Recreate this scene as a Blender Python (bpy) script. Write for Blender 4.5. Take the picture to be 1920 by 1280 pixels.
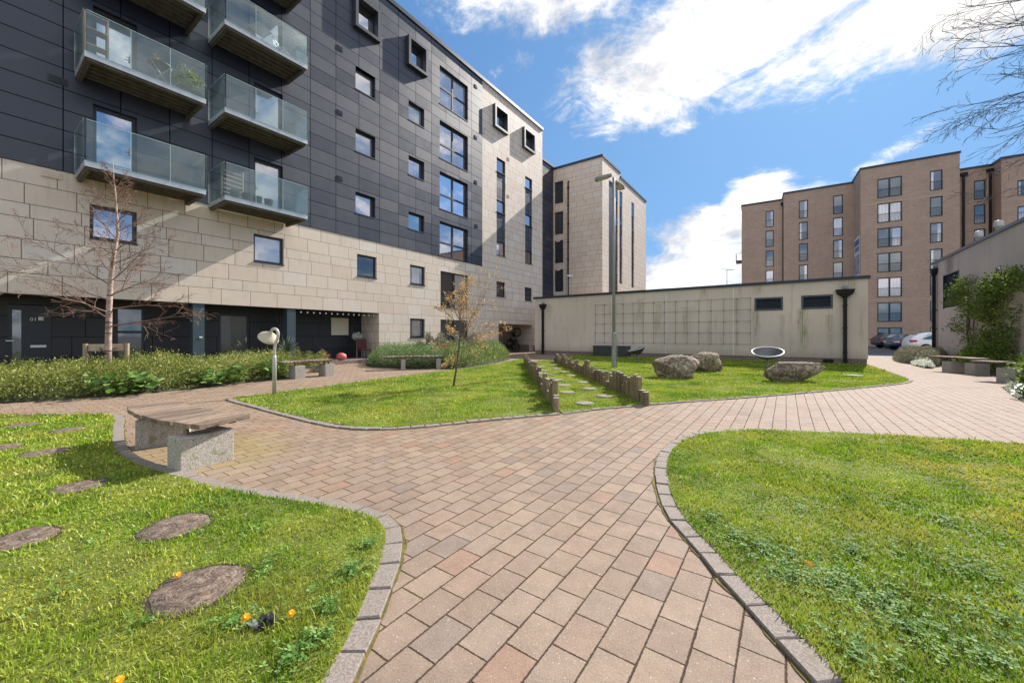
import bpy, bmesh, math, random
import numpy as np
from mathutils import Vector, Matrix, Euler, noise as mnoise
random.seed(7); rng = np.random.default_rng(11)
for o in list(bpy.data.objects): bpy.data.objects.remove(o)
SC = bpy.context.scene; COL = SC.collection
R_ = math.radians
# ------------------------------------------------------------------ camera
FP, CX, HY, H = 730.0, 960.0, 628.0, 1.3
YAW = R_(35.15); SA, CA = math.sin(YAW), math.cos(YAW)
FW = Vector((-SA, CA, 0)); RT = Vector((CA, SA, 0)); UP = Vector((0, 0, 1))
cam = bpy.data.cameras.new('camera'); camo = bpy.data.objects.new('camera', cam); COL.objects.link(camo)
camo.location = (0, 0, H); camo.rotation_euler = (R_(90), 0, YAW)
cam.sensor_width = 36; cam.lens = 36 * FP / 1920; cam.shift_y = -12 / 1920
cam.clip_end = 3000; cam.clip_start = 0.05
SC.camera = camo
# ------------------------------------------------------------------ light
SUN_AZ, SUN_EL = R_(9.0), R_(36.5)          # azimuth from +Y towards +X
SUNV = Vector((math.sin(SUN_AZ) * math.cos(SUN_EL), math.cos(SUN_AZ) * math.cos(SUN_EL), math.sin(SUN_EL)))
sl = bpy.data.lights.new('sun', 'SUN'); sl.energy = 5.0; sl.angle = R_(0.53); sl.color = (1.0, 0.93, 0.84)
so = bpy.data.objects.new('sun', sl); COL.objects.link(so); so.rotation_euler = (-SUNV).to_track_quat('-Z', 'Y').to_euler()
SC.view_settings.view_transform = 'Standard'; SC.view_settings.look = 'None'
SC.view_settings.exposure = 0.74; SC.view_settings.gamma = 1.0
SKY_STRENGTH = 0.13

# ------------------------------------------------------------------ node expressions
class S:
    def __init__(s, nt, k): s.nt = nt; s.k = k
    def m(s, op, *o, clamp=False):
        n = s.nt.nodes.new('ShaderNodeMath'); n.operation = op; n.use_clamp = clamp
        for i, v in enumerate((s,) + o):
            if isinstance(v, S): s.nt.links.new(v.k, n.inputs[i])
            else: n.inputs[i].default_value = v
        return S(s.nt, n.outputs[0])
    def __add__(s, o): return s.m('ADD', o)
    __radd__ = __add__
    def __sub__(s, o): return s.m('SUBTRACT', o)
    def __rsub__(s, o): return (s * -1) + o
    def __mul__(s, o): return s.m('MULTIPLY', o)
    __rmul__ = __mul__
    def __truediv__(s, o): return s.m('DIVIDE', o)
    def __gt__(s, o): return s.m('GREATER_THAN', o)
    def __lt__(s, o): return s.m('LESS_THAN', o)
    def floor(s): return s.m('FLOOR')
    def fract(s): return s.m('FRACT')
    def min(s, o): return s.m('MINIMUM', o)
    def max(s, o): return s.m('MAXIMUM', o)
    def abs(s): return s.m('ABSOLUTE')
    def ss(s, a, b):
        n = s.nt.nodes.new('ShaderNodeMapRange'); n.interpolation_type = 'SMOOTHSTEP'
        s.nt.links.new(s.k, n.inputs[0]); n.inputs[1].default_value = a; n.inputs[2].default_value = b
        return S(s.nt, n.outputs[0])
def combine(nt, x, y, z=0.0):
    n = nt.nodes.new('ShaderNodeCombineXYZ')
    for i, v in enumerate((x, y, z)):
        if isinstance(v, S): nt.links.new(v.k, n.inputs[i])
        else: n.inputs[i].default_value = v
    return S(nt, n.outputs[0])
def white(nt, v):
    n = nt.nodes.new('ShaderNodeTexWhiteNoise'); n.noise_dimensions = '3D'; nt.links.new(v.k, n.inputs['Vector'])
    return S(nt, n.outputs['Value'])
def fbm(nt, v, scale, detail=6, rough=0.55, dist=0.0):
    n = nt.nodes.new('ShaderNodeTexNoise')
    if v is not None: nt.links.new(v.k, n.inputs['Vector'])
    n.inputs['Scale'].default_value = scale; n.inputs['Detail'].default_value = detail
    n.inputs['Roughness'].default_value = rough; n.inputs['Distortion'].default_value = dist
    return S(nt, n.outputs[0])
def ramp(nt, f, stops, interp='LINEAR'):
    n = nt.nodes.new('ShaderNodeValToRGB'); nt.links.new(f.k, n.inputs[0]); cr = n.color_ramp; cr.interpolation = interp
    while len(cr.elements) < len(stops): cr.elements.new(0.5)
    for e, (p, c) in zip(cr.elements, stops): e.position = p; e.color = (*c, 1)
    return S(nt, n.outputs[0])
def mixc(nt, f, a, b, mode='MIX'):
    n = nt.nodes.new('ShaderNodeMix'); n.data_type = 'RGBA'; n.blend_type = mode
    for i, v in ((0, f), (6, a), (7, b)):
        if isinstance(v, S): nt.links.new(v.k, n.inputs[i])
        elif i == 0: n.inputs[i].default_value = v
        else: n.inputs[i].default_value = (*v, 1)
    return S(nt, n.outputs[2])
def coords(nt, which='Object'):
    n = nt.nodes.new('ShaderNodeTexCoord'); v = S(nt, n.outputs[which])
    sp = nt.nodes.new('ShaderNodeSeparateXYZ'); nt.links.new(v.k, sp.inputs[0])
    return v, S(nt, sp.outputs[0]), S(nt, sp.outputs[1]), S(nt, sp.outputs[2])
def base_mat(name):
    m = bpy.data.materials.new(name); m.use_nodes = True; nt = m.node_tree
    return m, nt, nt.nodes['Principled BSDF']
def setp(nt, b, col=None, rough=None, metal=None, bump=None, bstr=0.3, bdist=0.01, spec=None):
    def put(key, v):
        if v is None: return
        if isinstance(v, S): nt.links.new(v.k, b.inputs[key])
        elif isinstance(v, tuple): b.inputs[key].default_value = (*v, 1)
        else: b.inputs[key].default_value = v
    put('Base Color', col); put('Roughness', rough); put('Metallic', metal); put('Specular IOR Level', spec)
    if bump is not None:
        n = nt.nodes.new('ShaderNodeBump'); n.inputs['Strength'].default_value = bstr; n.inputs['Distance'].default_value = bdist
        nt.links.new(bump.k, n.inputs['Height']); nt.links.new(n.outputs[0], b.inputs['Normal'])
def sc3(c, k): return tuple(min(1.0, x * k) for x in c)
def plain(name, col, rough=0.6, metal=0.0, var=0.18, vs=5, bs=60, bstr=0.15, bdist=0.004, spec=None, col2=None):
    m, nt, b = base_mat(name); v, x, y, z = coords(nt)
    f = fbm(nt, v, vs, 7, 0.65)
    c = ramp(nt, f, [(0.3, sc3(col, 1 - var)), (0.7, col2 or sc3(col, 1 + var))])
    setp(nt, b, c, rough, metal, fbm(nt, v, bs, 5), bstr, bdist, spec)
    return m

# ------------------------------------------------------------------ world
W = bpy.data.worlds.new('World'); SC.world = W; W.use_nodes = True
def build_world():
    nt = W.node_tree; bg = nt.nodes['Background']; bg.inputs[1].default_value = SKY_STRENGTH
    sky = nt.nodes.new('ShaderNodeTexSky'); sky.sky_type = 'NISHITA'; sky.sun_disc = False
    sky.sun_elevation = SUN_EL; sky.sun_rotation = SUN_AZ; sky.air_density = 1.0; sky.dust_density = 0.6; sky.ozone_density = 2.2
    skc = S(nt, sky.outputs[0])
    v, x, y, z = coords(nt, 'Generated')
    def dirv(px, py): return (FW + RT * ((px - CX) / FP) + UP * ((HY - py) / FP)).normalized()
    def blob(px, py, wx, wy, ang=0.0, w=1.0):
        c = dirv(px, py); t1 = UP.cross(c).normalized() * -1; t2 = c.cross(t1) * -1
        t1 = (dirv(px + 4, py) - dirv(px - 4, py)); k1 = t1.length / 8; t1.normalize()
        t2 = (dirv(px, py - 4) - dirv(px, py + 4)); k2 = t2.length / 8; t2.normalize()
        a = R_(ang); u1 = t1 * math.cos(a) + t2 * math.sin(a); u2 = -t1 * math.sin(a) + t2 * math.cos(a)
        def dot(u, s): 
            return (x * (u.x / s) + y * (u.y / s) + z * (u.z / s)) - (c.dot(u) / s)
        A = dot(u1, wx * k1); B = dot(u2, wy * k2); E = dot(c, wx * k1)
        return ((A * A + B * B + E * E) * -1 + 1) * w
    blobs = [blob(1440, 0, 360, 165, 0, 1.9), blob(1230, 130, 220, 120, -12, 1.35), blob(1010, 5, 210, 85, -5, 1.25),
             blob(1760, 0, 430, 150, 0, 1.7), blob(1110, 175, 130, 75, -15, 0.8), blob(955, 130, 60, 26, 20, 0.6),
             blob(1410, 378, 75, 66, 35, 1.2), blob(1320, 450, 170, 65, 22, 1.1), blob(1290, 530, 280, 95, 0, 1.4),
             blob(1690, 272, 75, 24, 25, 0.9), blob(1425, 180, 34, 12, 10, 0.6)]
    D = blobs[0]
    for b in blobs[1:]: D = D.max(b)
    dF = x * FW.x + y * FW.y
    bgc = ((dF * -1 + 0.28) * 2.5).min(0.62)
    D = D.max(bgc).max(-0.9)
    back = dF.ss(0.35, 0.0)
    q = combine(nt, x, y, z * 2.0)
    n1 = fbm(nt, q, 3.0, 12, 0.70, 0.5); n2 = fbm(nt, q, 11.0, 9, 0.68, 0.6)
    f = D * 0.55 + (n1 - 0.5) * 2.7 + (n2 - 0.5) * 1.6 + 0.06
    mask = f.ss(-0.02, 0.78)
    q2 = combine(nt, x + SUNV.x * 0.02, y, z * 2.0 + 0.05)
    n3 = fbm(nt, q2, 5.0, 8, 0.6)
    k = 1.0 / SKY_STRENGTH
    shade = (f * 0.16 + n3 * 2.0 - 0.55).ss(0.10, 0.72)
    cc = mixc(nt, shade, (0.34 * k, 0.38 * k, 0.46 * k), (0.82 * k, 0.82 * k, 0.83 * k))
    skb = mixc(nt, 1.0, skc, (0.56, 0.86, 1.12), 'MULTIPLY')
    bk = back * 0.22 + 1.0; cc = mixc(nt, 1.0, cc, combine(nt, bk, bk * 0.96, bk * 0.90), 'MULTIPLY')
    sp = nt.nodes.new('ShaderNodeSeparateXYZ'); nt.links.new(skb.k, sp.inputs[0]); ch = []
    for i, L in enumerate((0.21, 0.42, 0.76)):
        q = S(nt, sp.outputs[i]) * (1.5 * SKY_STRENGTH); ch.append(q / (q * (1.0 / L) + 1.0) * k)
    skb = combine(nt, *ch)
    out = mixc(nt, mask, skb, cc)
    nt.links.new(out.k, bg.inputs[0])
build_world()

# ------------------------------------------------------------------ projection helpers (a pixel of the photograph -> a place)
def G(px, py, z=0.0):
    d = (H - z) * FP / (py - HY); p = FW * d + RT * (d * (px - CX) / FP); return Vector((p.x, p.y, z))
def at(px, py, d):
    p = FW * d + RT * (d * (px - CX) / FP); return Vector((p.x, p.y, H + (HY - py) * d / FP))
def onX(px, py, X):       # plane X = const -> (Y, z)
    t = (px - CX) / FP; d = X / (CA * t - SA); return d * (CA + SA * t), H + (HY - py) * d / FP
def onY(px, py, Y):       # plane Y = const -> (X, z)
    t = (px - CX) / FP; d = Y / (CA + SA * t); return d * (CA * t - SA), H + (HY - py) * d / FP

# ------------------------------------------------------------------ mesh builder
class MB:
    def __init__(s): s.v = []; s.f = []; s.mi = []; s.ms = []; s.cur = 0
    def mat(s, m):
        if m not in s.ms: s.ms.append(m)
        s.cur = s.ms.index(m); return s
    def add(s, vs, fs):
        b = len(s.v); s.v += [tuple(v) for v in vs]
        for f in fs: s.f.append(tuple(i + b for i in f)); s.mi.append(s.cur)
        return s
    def box(s, x0, x1, y0, y1, z0, z1, M=None):
        vs = [Vector((x, y, z)) for x in (x0, x1) for y in (y0, y1) for z in (z0, z1)]
        if M is not None: vs = [M @ v for v in vs]
        return s.add(vs, [(0, 1, 3, 2), (4, 6, 7, 5), (0, 4, 5, 1), (2, 3, 7, 6), (0, 2, 6, 4), (1, 5, 7, 3)])
    def quad(s, a, b, c, d): return s.add([a, b, c, d], [(0, 1, 2, 3)])
    def prism(s, pts, z0, z1, M=None):
        n = len(pts); vs = [Vector((p[0], p[1], z0)) for p in pts] + [Vector((p[0], p[1], z1)) for p in pts]
        if M is not None: vs = [M @ v for v in vs]
        return s.add(vs, [tuple(range(n - 1, -1, -1)), tuple(range(n, 2 * n))] + [(i, (i + 1) % n, n + (i + 1) % n, n + i) for i in range(n)])
    def tube(s, pts, rad, n=8, cap=True):
        pts = [Vector(p) for p in pts]; k = len(pts)
        if not hasattr(rad, '__len__'): rad = [rad] * k
        vs = []; prev = None
        for i in range(k):
            t = (pts[min(i + 1, k - 1)] - pts[max(i - 1, 0)])
            t = t.normalized() if t.length > 1e-9 else UP.copy()
            if prev is None: a = t.orthogonal().normalized()
            else:
                a = prev - t * prev.dot(t)
                a = a.normalized() if a.length > 1e-6 else t.orthogonal().normalized()
            prev = a; b = t.cross(a)
            for j in range(n):
                w = 2 * math.pi * j / n; vs.append(pts[i] + (a * math.cos(w) + b * math.sin(w)) * rad[i])
        fs = [(i * n + j, i * n + (j + 1) % n, (i + 1) * n + (j + 1) % n, (i + 1) * n + j) for i in range(k - 1) for j in range(n)]
        if cap: fs += [tuple(range(n - 1, -1, -1)), tuple(range((k - 1) * n, k * n))]
        return s.add(vs, fs)
    def lathe(s, prof, n=24, M=None, close=False):
        vs = []; 
        for r, z in prof:
            for j in range(n):
                w = 2 * math.pi * j / n; vs.append(Vector((r * math.cos(w), r * math.sin(w), z)))
        if M is not None: vs = [M @ v for v in vs]
        k = len(prof)
        fs = [(i * n + j, i * n + (j + 1) % n, (i + 1) * n + (j + 1) % n, (i + 1) * n + j) for i in range(k - 1) for j in range(n)]
        if close: fs += [tuple(range(n - 1, -1, -1)), tuple(range((k - 1) * n, k * n))]
        return s.add(vs, fs)
    def build(s, name, m=None, parent=None, smooth=False, bevel=0.0, loc=None):
        me = bpy.data.meshes.new(name); me.from_pydata(s.v, [], s.f); me.update()
        for mm in ([m] if m else s.ms): me.materials.append(mm)
        if not m: me.polygons.foreach_set('material_index', s.mi)
        bm = bmesh.new(); bm.from_mesh(me); bmesh.ops.recalc_face_normals(bm, faces=bm.faces); bm.to_mesh(me); bm.free()
        if smooth: me.polygons.foreach_set('use_smooth', [True] * len(me.polygons))
        o = bpy.data.objects.new(name, me); COL.objects.link(o)
        if parent: o.parent = parent
        if loc is not None: o.location = loc
        if bevel:
            b = o.modifiers.new('bevel', 'BEVEL'); b.width = bevel; b.segments = 2; b.limit_method = 'ANGLE'
        return o
def raw(name, verts, faces_flat, nper, m, parent=None, attr=None, smooth=False):   # fast numpy mesh; all faces have nper corners
    me = bpy.data.meshes.new(name); nv = len(verts); nf = len(faces_flat) // nper
    me.vertices.add(nv); me.vertices.foreach_set('co', np.asarray(verts, np.float32).ravel())
    me.loops.add(nf * nper); me.loops.foreach_set('vertex_index', np.asarray(faces_flat, np.int32))
    me.polygons.add(nf); me.polygons.foreach_set('loop_start', np.arange(0, nf * nper, nper, dtype=np.int32))
    me.update(calc_edges=True); me.materials.append(m)
    if smooth: me.polygons.foreach_set('use_smooth', [True] * nf)
    if attr is not None:
        a = me.attributes.new('rnd', 'FLOAT', 'POINT'); a.data.foreach_set('value', np.asarray(attr, np.float32))
    o = bpy.data.objects.new(name, me); COL.objects.link(o)
    if parent: o.parent = parent
    return o
def tag(o, label, cat=None, group=None, kind=None):
    o['label'] = label
    if cat: o['category'] = cat
    if group: o['group'] = group
    if kind: o['kind'] = kind
    return o
def thing(name, label, cat, loc=(0, 0, 0), rz=0.0, group=None):
    o = bpy.data.objects.new(name, None); COL.objects.link(o); o.empty_display_size = 0.2
    o.location = loc; o.rotation_euler = (0, 0, rz)
    return tag(o, label, cat, group)
def struct(o, label, cat='ground'):
    return tag(o, label, cat, kind='structure')
def smoothline(pts, n=8, closed=False):
    P = [Vector((p[0], p[1])) for p in pts]; out = []; k = len(P)
    rngi = range(k if closed else k - 1)
    for i in rngi:
        if closed: a, b, c, d = P[i - 1], P[i], P[(i + 1) % k], P[(i + 2) % k]
        else: a, b, c, d = P[max(i - 1, 0)], P[i], P[i + 1], P[min(i + 2, k - 1)]
        for j in range(n):
            t = j / n; out.append(0.5 * ((2 * b) + (c - a) * t + (2 * a - 5 * b + 4 * c - d) * t * t + (3 * b - a - 3 * c + d) * t ** 3))
    if not closed: out.append(P[-1])
    return out
def inpoly(x, y, poly):
    px = np.array([p[0] for p in poly]); py = np.array([p[1] for p in poly]); c = np.zeros(len(x), bool); j = len(poly) - 1
    for i in range(len(poly)):
        with np.errstate(divide='ignore', invalid='ignore'):
            t = ((py[i] > y) != (py[j] > y)) & (x < (px[j] - px[i]) * (y - py[i]) / (py[j] - py[i] + 1e-12) + px[i])
        c ^= t; j = i
    return c

# ------------------------------------------------------------------ materials
def panel_mat(name, rows, width, z0, x0, stag, cols, joint, rough, jw=0.009, mott=0.12, spec=None, mscale=3.0, stain=0.0, bm=1.0):
    m, nt, b = base_mat(name); v, x, y, z = coords(nt); h = x + y
    P = sum(rows); zz = (z - z0) / P; cyc = zz.floor(); zz = (zz - cyc) * P
    base = None; rid = cyc * float(len(rows)); rh = None; acc = 0.0
    rowbase = zz * 0.0; rowh = zz * 0.0 + rows[0]
    for i in range(1, len(rows)):
        acc += rows[i - 1]; g = zz > acc
        rowbase = rowbase + g * rows[i - 1]; rid = rid + g; rowh = rowh + g * (rows[i] - rows[i - 1])
    wz = zz - rowbase
    off = white(nt, combine(nt, rid, 3.7)) * (width * stag)
    hh = (h - x0 + off) / width; cid = hh.floor(); wx = (hh - cid) * width
    edge = wx.min((wx * -1) + width).min(wz.min(rowh - wz))
    j = edge.ss(jw * 0.45, jw * 1.2)
    w = white(nt, combine(nt, cid, rid, 1.3))
    c = ramp(nt, w, cols)
    mo = fbm(nt, v, mscale, 8, 0.7) ; fi = fbm(nt, v, 45, 4, 0.6)
    lum = ((mo - 0.5) * 2 * mott + (fi - 0.5) * mott * 1.6) + 1.0
    c = mixc(nt, 1.0, c, combine(nt, lum, lum, lum), 'MULTIPLY')
    if stain:
        sv = combine(nt, h * 5.0, z * 0.5, 0.0); st = fbm(nt, sv, 1.6, 5, 0.6).ss(0.52, 0.75) * stain
        c = mixc(nt, st, c, sc3(cols[0][1], 0.62))
    c = mixc(nt, j, joint, c)
    setp(nt, b, c, rough if bm else (w * 0.16 + mo * 0.2 + (rough - 0.18)), 0.0, j * bm + fi * 0.15 + w * 0.25 * bm, 0.55 if bm else 0.2, 0.012 if bm else 0.004, j * (spec or 0.5))
    return m
M = {}
M['stone'] = panel_mat('sandstone_cladding', [0.57, 0.38, 0.55], 0.95, 2.40 - 0.0, 0.3, 1.0,
    [(0.0, (0.67, 0.56, 0.465)), (0.3, (0.71, 0.61, 0.515)), (0.55, (0.69, 0.585, 0.49)), (0.8, (0.72, 0.64, 0.565)), (1.0, (0.65, 0.535, 0.435))],
    (0.17, 0.125, 0.10), 0.62, 0.010, 0.13, 0.35, 3.0, 0.35)
M['dark'] = panel_mat('slate_panel_cladding', [0.585], 1.17, 5.94, 0.51, 0.0,
    [(0.0, (0.020, 0.023, 0.042)), (0.5, (0.029, 0.033, 0.054)), (1.0, (0.042, 0.046, 0.068))], (0.003, 0.003, 0.004), 0.42, 0.014, 0.35, 0.7, 1.8, 0.0, bm=0.0)
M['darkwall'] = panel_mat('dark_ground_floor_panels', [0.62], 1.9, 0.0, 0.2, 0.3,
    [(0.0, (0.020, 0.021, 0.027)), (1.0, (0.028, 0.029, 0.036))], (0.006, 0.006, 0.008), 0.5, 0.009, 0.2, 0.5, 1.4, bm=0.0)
def brick_mat(name, c1, c2, mort, sx=0.225, sz=0.075, rough=0.85):
    m, nt, b = base_mat(name); v, x, y, z = coords(nt); q = combine(nt, x + y, z, 0.0)
    n = nt.nodes.new('ShaderNodeTexBrick'); nt.links.new(q.k, n.inputs['Vector'])
    n.inputs['Color1'].default_value = (*c1, 1); n.inputs['Color2'].default_value = (*c2, 1); n.inputs['Mortar'].default_value = (*mort, 1)
    n.inputs['Scale'].default_value = 1.0; n.inputs['Brick Width'].default_value = sx; n.inputs['Row Height'].default_value = sz
    n.inputs['Mortar Size'].default_value = 0.010; n.inputs['Bias'].default_value = -0.1
    c = S(nt, n.outputs[0]); fa = S(nt, n.outputs[1])
    mo = fbm(nt, v, 0.6, 6, 0.7); cs = fbm(nt, combine(nt, (x + y) * 0.25, z * 5.0), 1.6, 6, 0.8); big = (mo - 0.5) * 0.5 + (cs - 0.5) * 0.55 + 1.0
    gr = fbm(nt, q, 14, 5, 0.7); g2 = (gr - 0.5) * 0.5 + big
    c = mixc(nt, 1.0, c, combine(nt, g2, g2, g2), 'MULTIPLY')
    setp(nt, b, c, rough, 0.0, fa * -1, 0.5, 0.01)
    return m
M['brick'] = brick_mat('buff_brick', (0.49, 0.325, 0.235), (0.38, 0.245, 0.175), (0.46, 0.38, 0.31))
M['brick2'] = brick_mat('dark_red_brick', (0.20, 0.12, 0.10), (0.13, 0.085, 0.075), (0.42, 0.38, 0.35))
def render_mat(name, col, stains=()):
    m, nt, b = base_mat(name); v, x, y, z = coords(nt)
    big = fbm(nt, v, 0.45, 7, 0.65); c = ramp(nt, big, [(0.3, sc3(col, 0.80)), (0.7, sc3(col, 1.10))])
    sv = combine(nt, (x + y) * 2.2, z * 0.22, 0.0); st = fbm(nt, sv, 1.5, 5, 0.65).ss(0.52, 0.78)
    c = mixc(nt, st * 0.55, c, (0.27, 0.26, 0.15))
    sp_ = (z + (fbm(nt, v, 5, 6, 0.7) - 0.5) * 0.7).ss(0.75, 0.15) * 0.45; c = mixc(nt, sp_, c, (0.27, 0.235, 0.17))
    al = fbm(nt, v, 0.9, 8, 0.75).ss(0.46, 0.68)
    c = mixc(nt, al * 0.30, c, (0.42, 0.37, 0.26))
    wn = (fbm(nt, combine(nt, x * 3.0, z * 1.2), 1.5, 6, 0.7) - 0.5) * 0.35; rn = fbm(nt, combine(nt, x * 14.0, z * 0.8), 1.5, 6, 0.75).ss(0.38, 0.62)
    for (xs, zt, ln, wd, col_, am) in stains:
        a_ = ((x - xs + wn).abs()).ss(wd, wd * 0.1) * z.ss(zt - ln, zt - ln * 0.3) * z.ss(zt + 0.03, zt - 0.02) * rn * am
        c = mixc(nt, a_, c, col_)
    fi = fbm(nt, v, 120, 3, 0.6); setp(nt, b, c, 0.9, 0.0, fi, 0.5, 0.006)
    return m
M['render'] = render_mat('weathered_cream_render', (0.74, 0.64, 0.54), [(onY(px_, py_, 22.9)[0] + 14.2, onY(px_, py_, 22.9)[1], ln_, wd_, cc_, am_) for px_, py_, ln_, wd_, cc_, am_ in
    [(1418, 583, 2.4, .22, (.22, .20, .13), .8), (1466, 590, 2.0, .16, (.25, .23, .17), .6), (1505, 579, 2.6, .30, (.20, .22, .06), .95), (1556, 590, 2.0, .22, (.26, .24, .12), .7), (1418, 536, .6, .3, (.24, .22, .12), .8), (1590, 525, .7, .5, (.26, .25, .14), .7),
     (1318, 540, .7, .25, (.30, .22, .15), .8), (1200, 560, 2.6, .35, (.30, .30, .16), .6), (1235, 570, 2.2, .3, (.30, .30, .16), .6), (1150, 575, 2.4, .3, (.30, .30, .16), .5), (1030, 570, 1.6, .35, (.32, .27, .18), .6), (1380, 560, 1.5, .3, (.30, .29, .18), .5), (1290, 575, 2.2, .4, (.32, .31, .19), .5)]])
M['render2'] = render_mat('grey_render', (0.58, 0.50, 0.45), [(2.6, 5.05, 1.4, .9, (.12, .09, .075), 1.0)])
M['frame'] = plain('charcoal_window_frame', (0.032, 0.036, 0.046), 0.4, 0.2, 0.15, 3)
M['oriel'] = plain('grey_metal_surround', (0.075, 0.08, 0.092), 0.38, 0.5, 0.15, 3)
M['coping'] = plain('dark_coping_metal', (0.035, 0.045, 0.06), 0.4, 0.5, 0.15, 3)
M['pipe'] = plain('black_downpipe_paint', (0.013, 0.012, 0.014), 0.5, 0.0, 0.2, 6, 60, .15, .004, .25)
M['teal'] = plain('teal_grey_column_paint', (0.045, 0.075, 0.092), 0.45, 0.0, 0.12, 3)
M['door'] = plain('navy_door_paint', (0.012, 0.020, 0.034), 0.35, 0.0, 0.15, 3)
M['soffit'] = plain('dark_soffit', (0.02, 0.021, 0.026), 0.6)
M['steel'] = plain('brushed_steel', (0.50, 0.47, 0.44), 0.5, 0.35, 0.12, 20)
M['galv'] = plain('galvanised_steel', (0.27, 0.275, 0.275), 0.6, 0.08, 0.28, 14)
M['fascia'] = plain('pale_metal_fascia', (0.50, 0.51, 0.55), 0.4, 0.3, 0.12, 4)
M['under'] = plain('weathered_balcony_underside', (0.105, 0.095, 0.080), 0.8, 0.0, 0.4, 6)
M['white'] = plain('white_plastic', (0.75, 0.75, 0.74), 0.5, 0, 0.06)
M['blind'] = plain('cream_blind', (0.72, 0.67, 0.52), 0.7, 0, 0.05)
M['rust'] = plain('rusty_bracket', (0.22, 0.15, 0.10), 0.7, 0.2, 0.3, 20)
M['conc'] = None
def speckle_mat(name, c0, c1, c2, sp=160, moss=(0.16, 0.17, 0.04), mossk=0.8):
    m, nt, b = base_mat(name); v, x, y, z = coords(nt)
    n = fbm(nt, v, sp, 3, 0.7); c = ramp(nt, n, [(0.38, c0), (0.5, c1), (0.6, c2)])
    g = fbm(nt, v, 7.0, 6, 0.65).ss(0.54, 0.72) * mossk
    c = mixc(nt, g, c, moss); setp(nt, b, c, 0.9, 0, n, 0.4, 0.003)
    return m
M['conc'] = speckle_mat('exposed_aggregate_concrete', (0.13, 0.115, 0.10), (0.38, 0.345, 0.30), (0.60, 0.56, 0.51), 130)
def wood_mat(name, ca, cb, axis='x', sc=1.0, rough=0.85, moss=0.3):
    m, nt, b = base_mat(name); v, x, y, z = coords(nt)
    q = combine(nt, x * (1.5 if axis == 'x' else 22), y * (22 if axis != 'y' else 1.5), z * (22 if axis != 'z' else 1.5))
    n = fbm(nt, q, 2.2 * sc, 8, 0.7, 0.4); c = ramp(nt, n, [(0.28, ca), (0.5, sc3(cb, 0.75)), (0.72, cb)])
    g = fbm(nt, v, 6.0, 6, 0.65).ss(0.56, 0.75) * moss; c = mixc(nt, g, c, (0.20, 0.20, 0.10))
    ge = nt.nodes.new('ShaderNodeNewGeometry'); oi = nt.nodes.new('ShaderNodeObjectInfo'); ri = (S(nt, oi.outputs['Random']) if axis == 'z' else S(nt, ge.outputs['Random Per Island'])) * 0.8 + (0.62 if axis == 'z' else 0.5)
    c = mixc(nt, 1.0, c, combine(nt, ri, ri, ri), 'MULTIPLY')
    setp(nt, b, c, rough, 0, n, 0.6, 0.006)
    return m
M['slat'] = wood_mat('weathered_grey_oak', (0.055, 0.036, 0.026), (0.31, 0.225, 0.165), 'y')
M['post'] = wood_mat('weathered_post_timber', (0.055, 0.040, 0.020), (0.27, 0.21, 0.12), 'z', 1.0, 0.9, 0.5)
M['posttop'] = plain('cut_post_end', (0.40, 0.36, 0.30), 0.9, 0, 0.3, 30)
M['stake'] = wood_mat('pale_stake_timber', (0.30, 0.20, 0.12), (0.55, 0.42, 0.30), 'z', 1.0, 0.85, 0.1)
def glass_mat(name, tint, diff, gl=0.5, rough=0.03):
    m, nt, b = base_mat(name); v, x, y, z = coords(nt)
    out = nt.nodes['Material Output']; nt.nodes.remove(b)
    d = nt.nodes.new('ShaderNodeBsdfDiffuse'); g = nt.nodes.new('ShaderNodeBsdfGlossy'); mx = nt.nodes.new('ShaderNodeMixShader')
    n = fbm(nt, v, 0.8, 4, 0.5); c = ramp(nt, n, [(0.3, sc3(diff, 0.6)), (0.7, diff)]); nt.links.new(c.k, d.inputs[0])
    g.inputs[0].default_value = (*tint, 1); g.inputs['Roughness'].default_value = rough
    bp = nt.nodes.new('ShaderNodeBump'); bp.inputs['Strength'].default_value = 0.06; bp.inputs['Distance'].default_value = 0.02
    nt.links.new(fbm(nt, v, 1.7, 2, 0.5).k, bp.inputs['Height']); nt.links.new(bp.outputs[0], g.inputs['Normal'])
    fr = nt.nodes.new('ShaderNodeFresnel'); fr.inputs[0].default_value = 1.5
    ff = S(nt, fr.outputs[0]) * 0.8 + gl
    nt.links.new(ff.m('MINIMUM', 1.0).k, mx.inputs[0]); nt.links.new(d.outputs[0], mx.inputs[1]); nt.links.new(g.outputs[0], mx.inputs[2])
    nt.links.new(mx.outputs[0], out.inputs[0])
    return m
M['pane'] = glass_mat('window_glass', (0.84, 0.80, 0.84), (0.05, 0.055, 0.06), 0.60)
M['paneL'] = glass_mat('curtained_window_glass', (0.86, 0.84, 0.88), (0.50, 0.48, 0.47), 0.40)
M['paneD'] = glass_mat('dark_window_glass', (0.85, 0.9, 1.0), (0.030, 0.034, 0.036), 0.12)
M['paneG'] = glass_mat('ground_floor_glass', (0.85, 0.9, 1.0), (0.14, 0.15, 0.14), 0.14)
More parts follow.
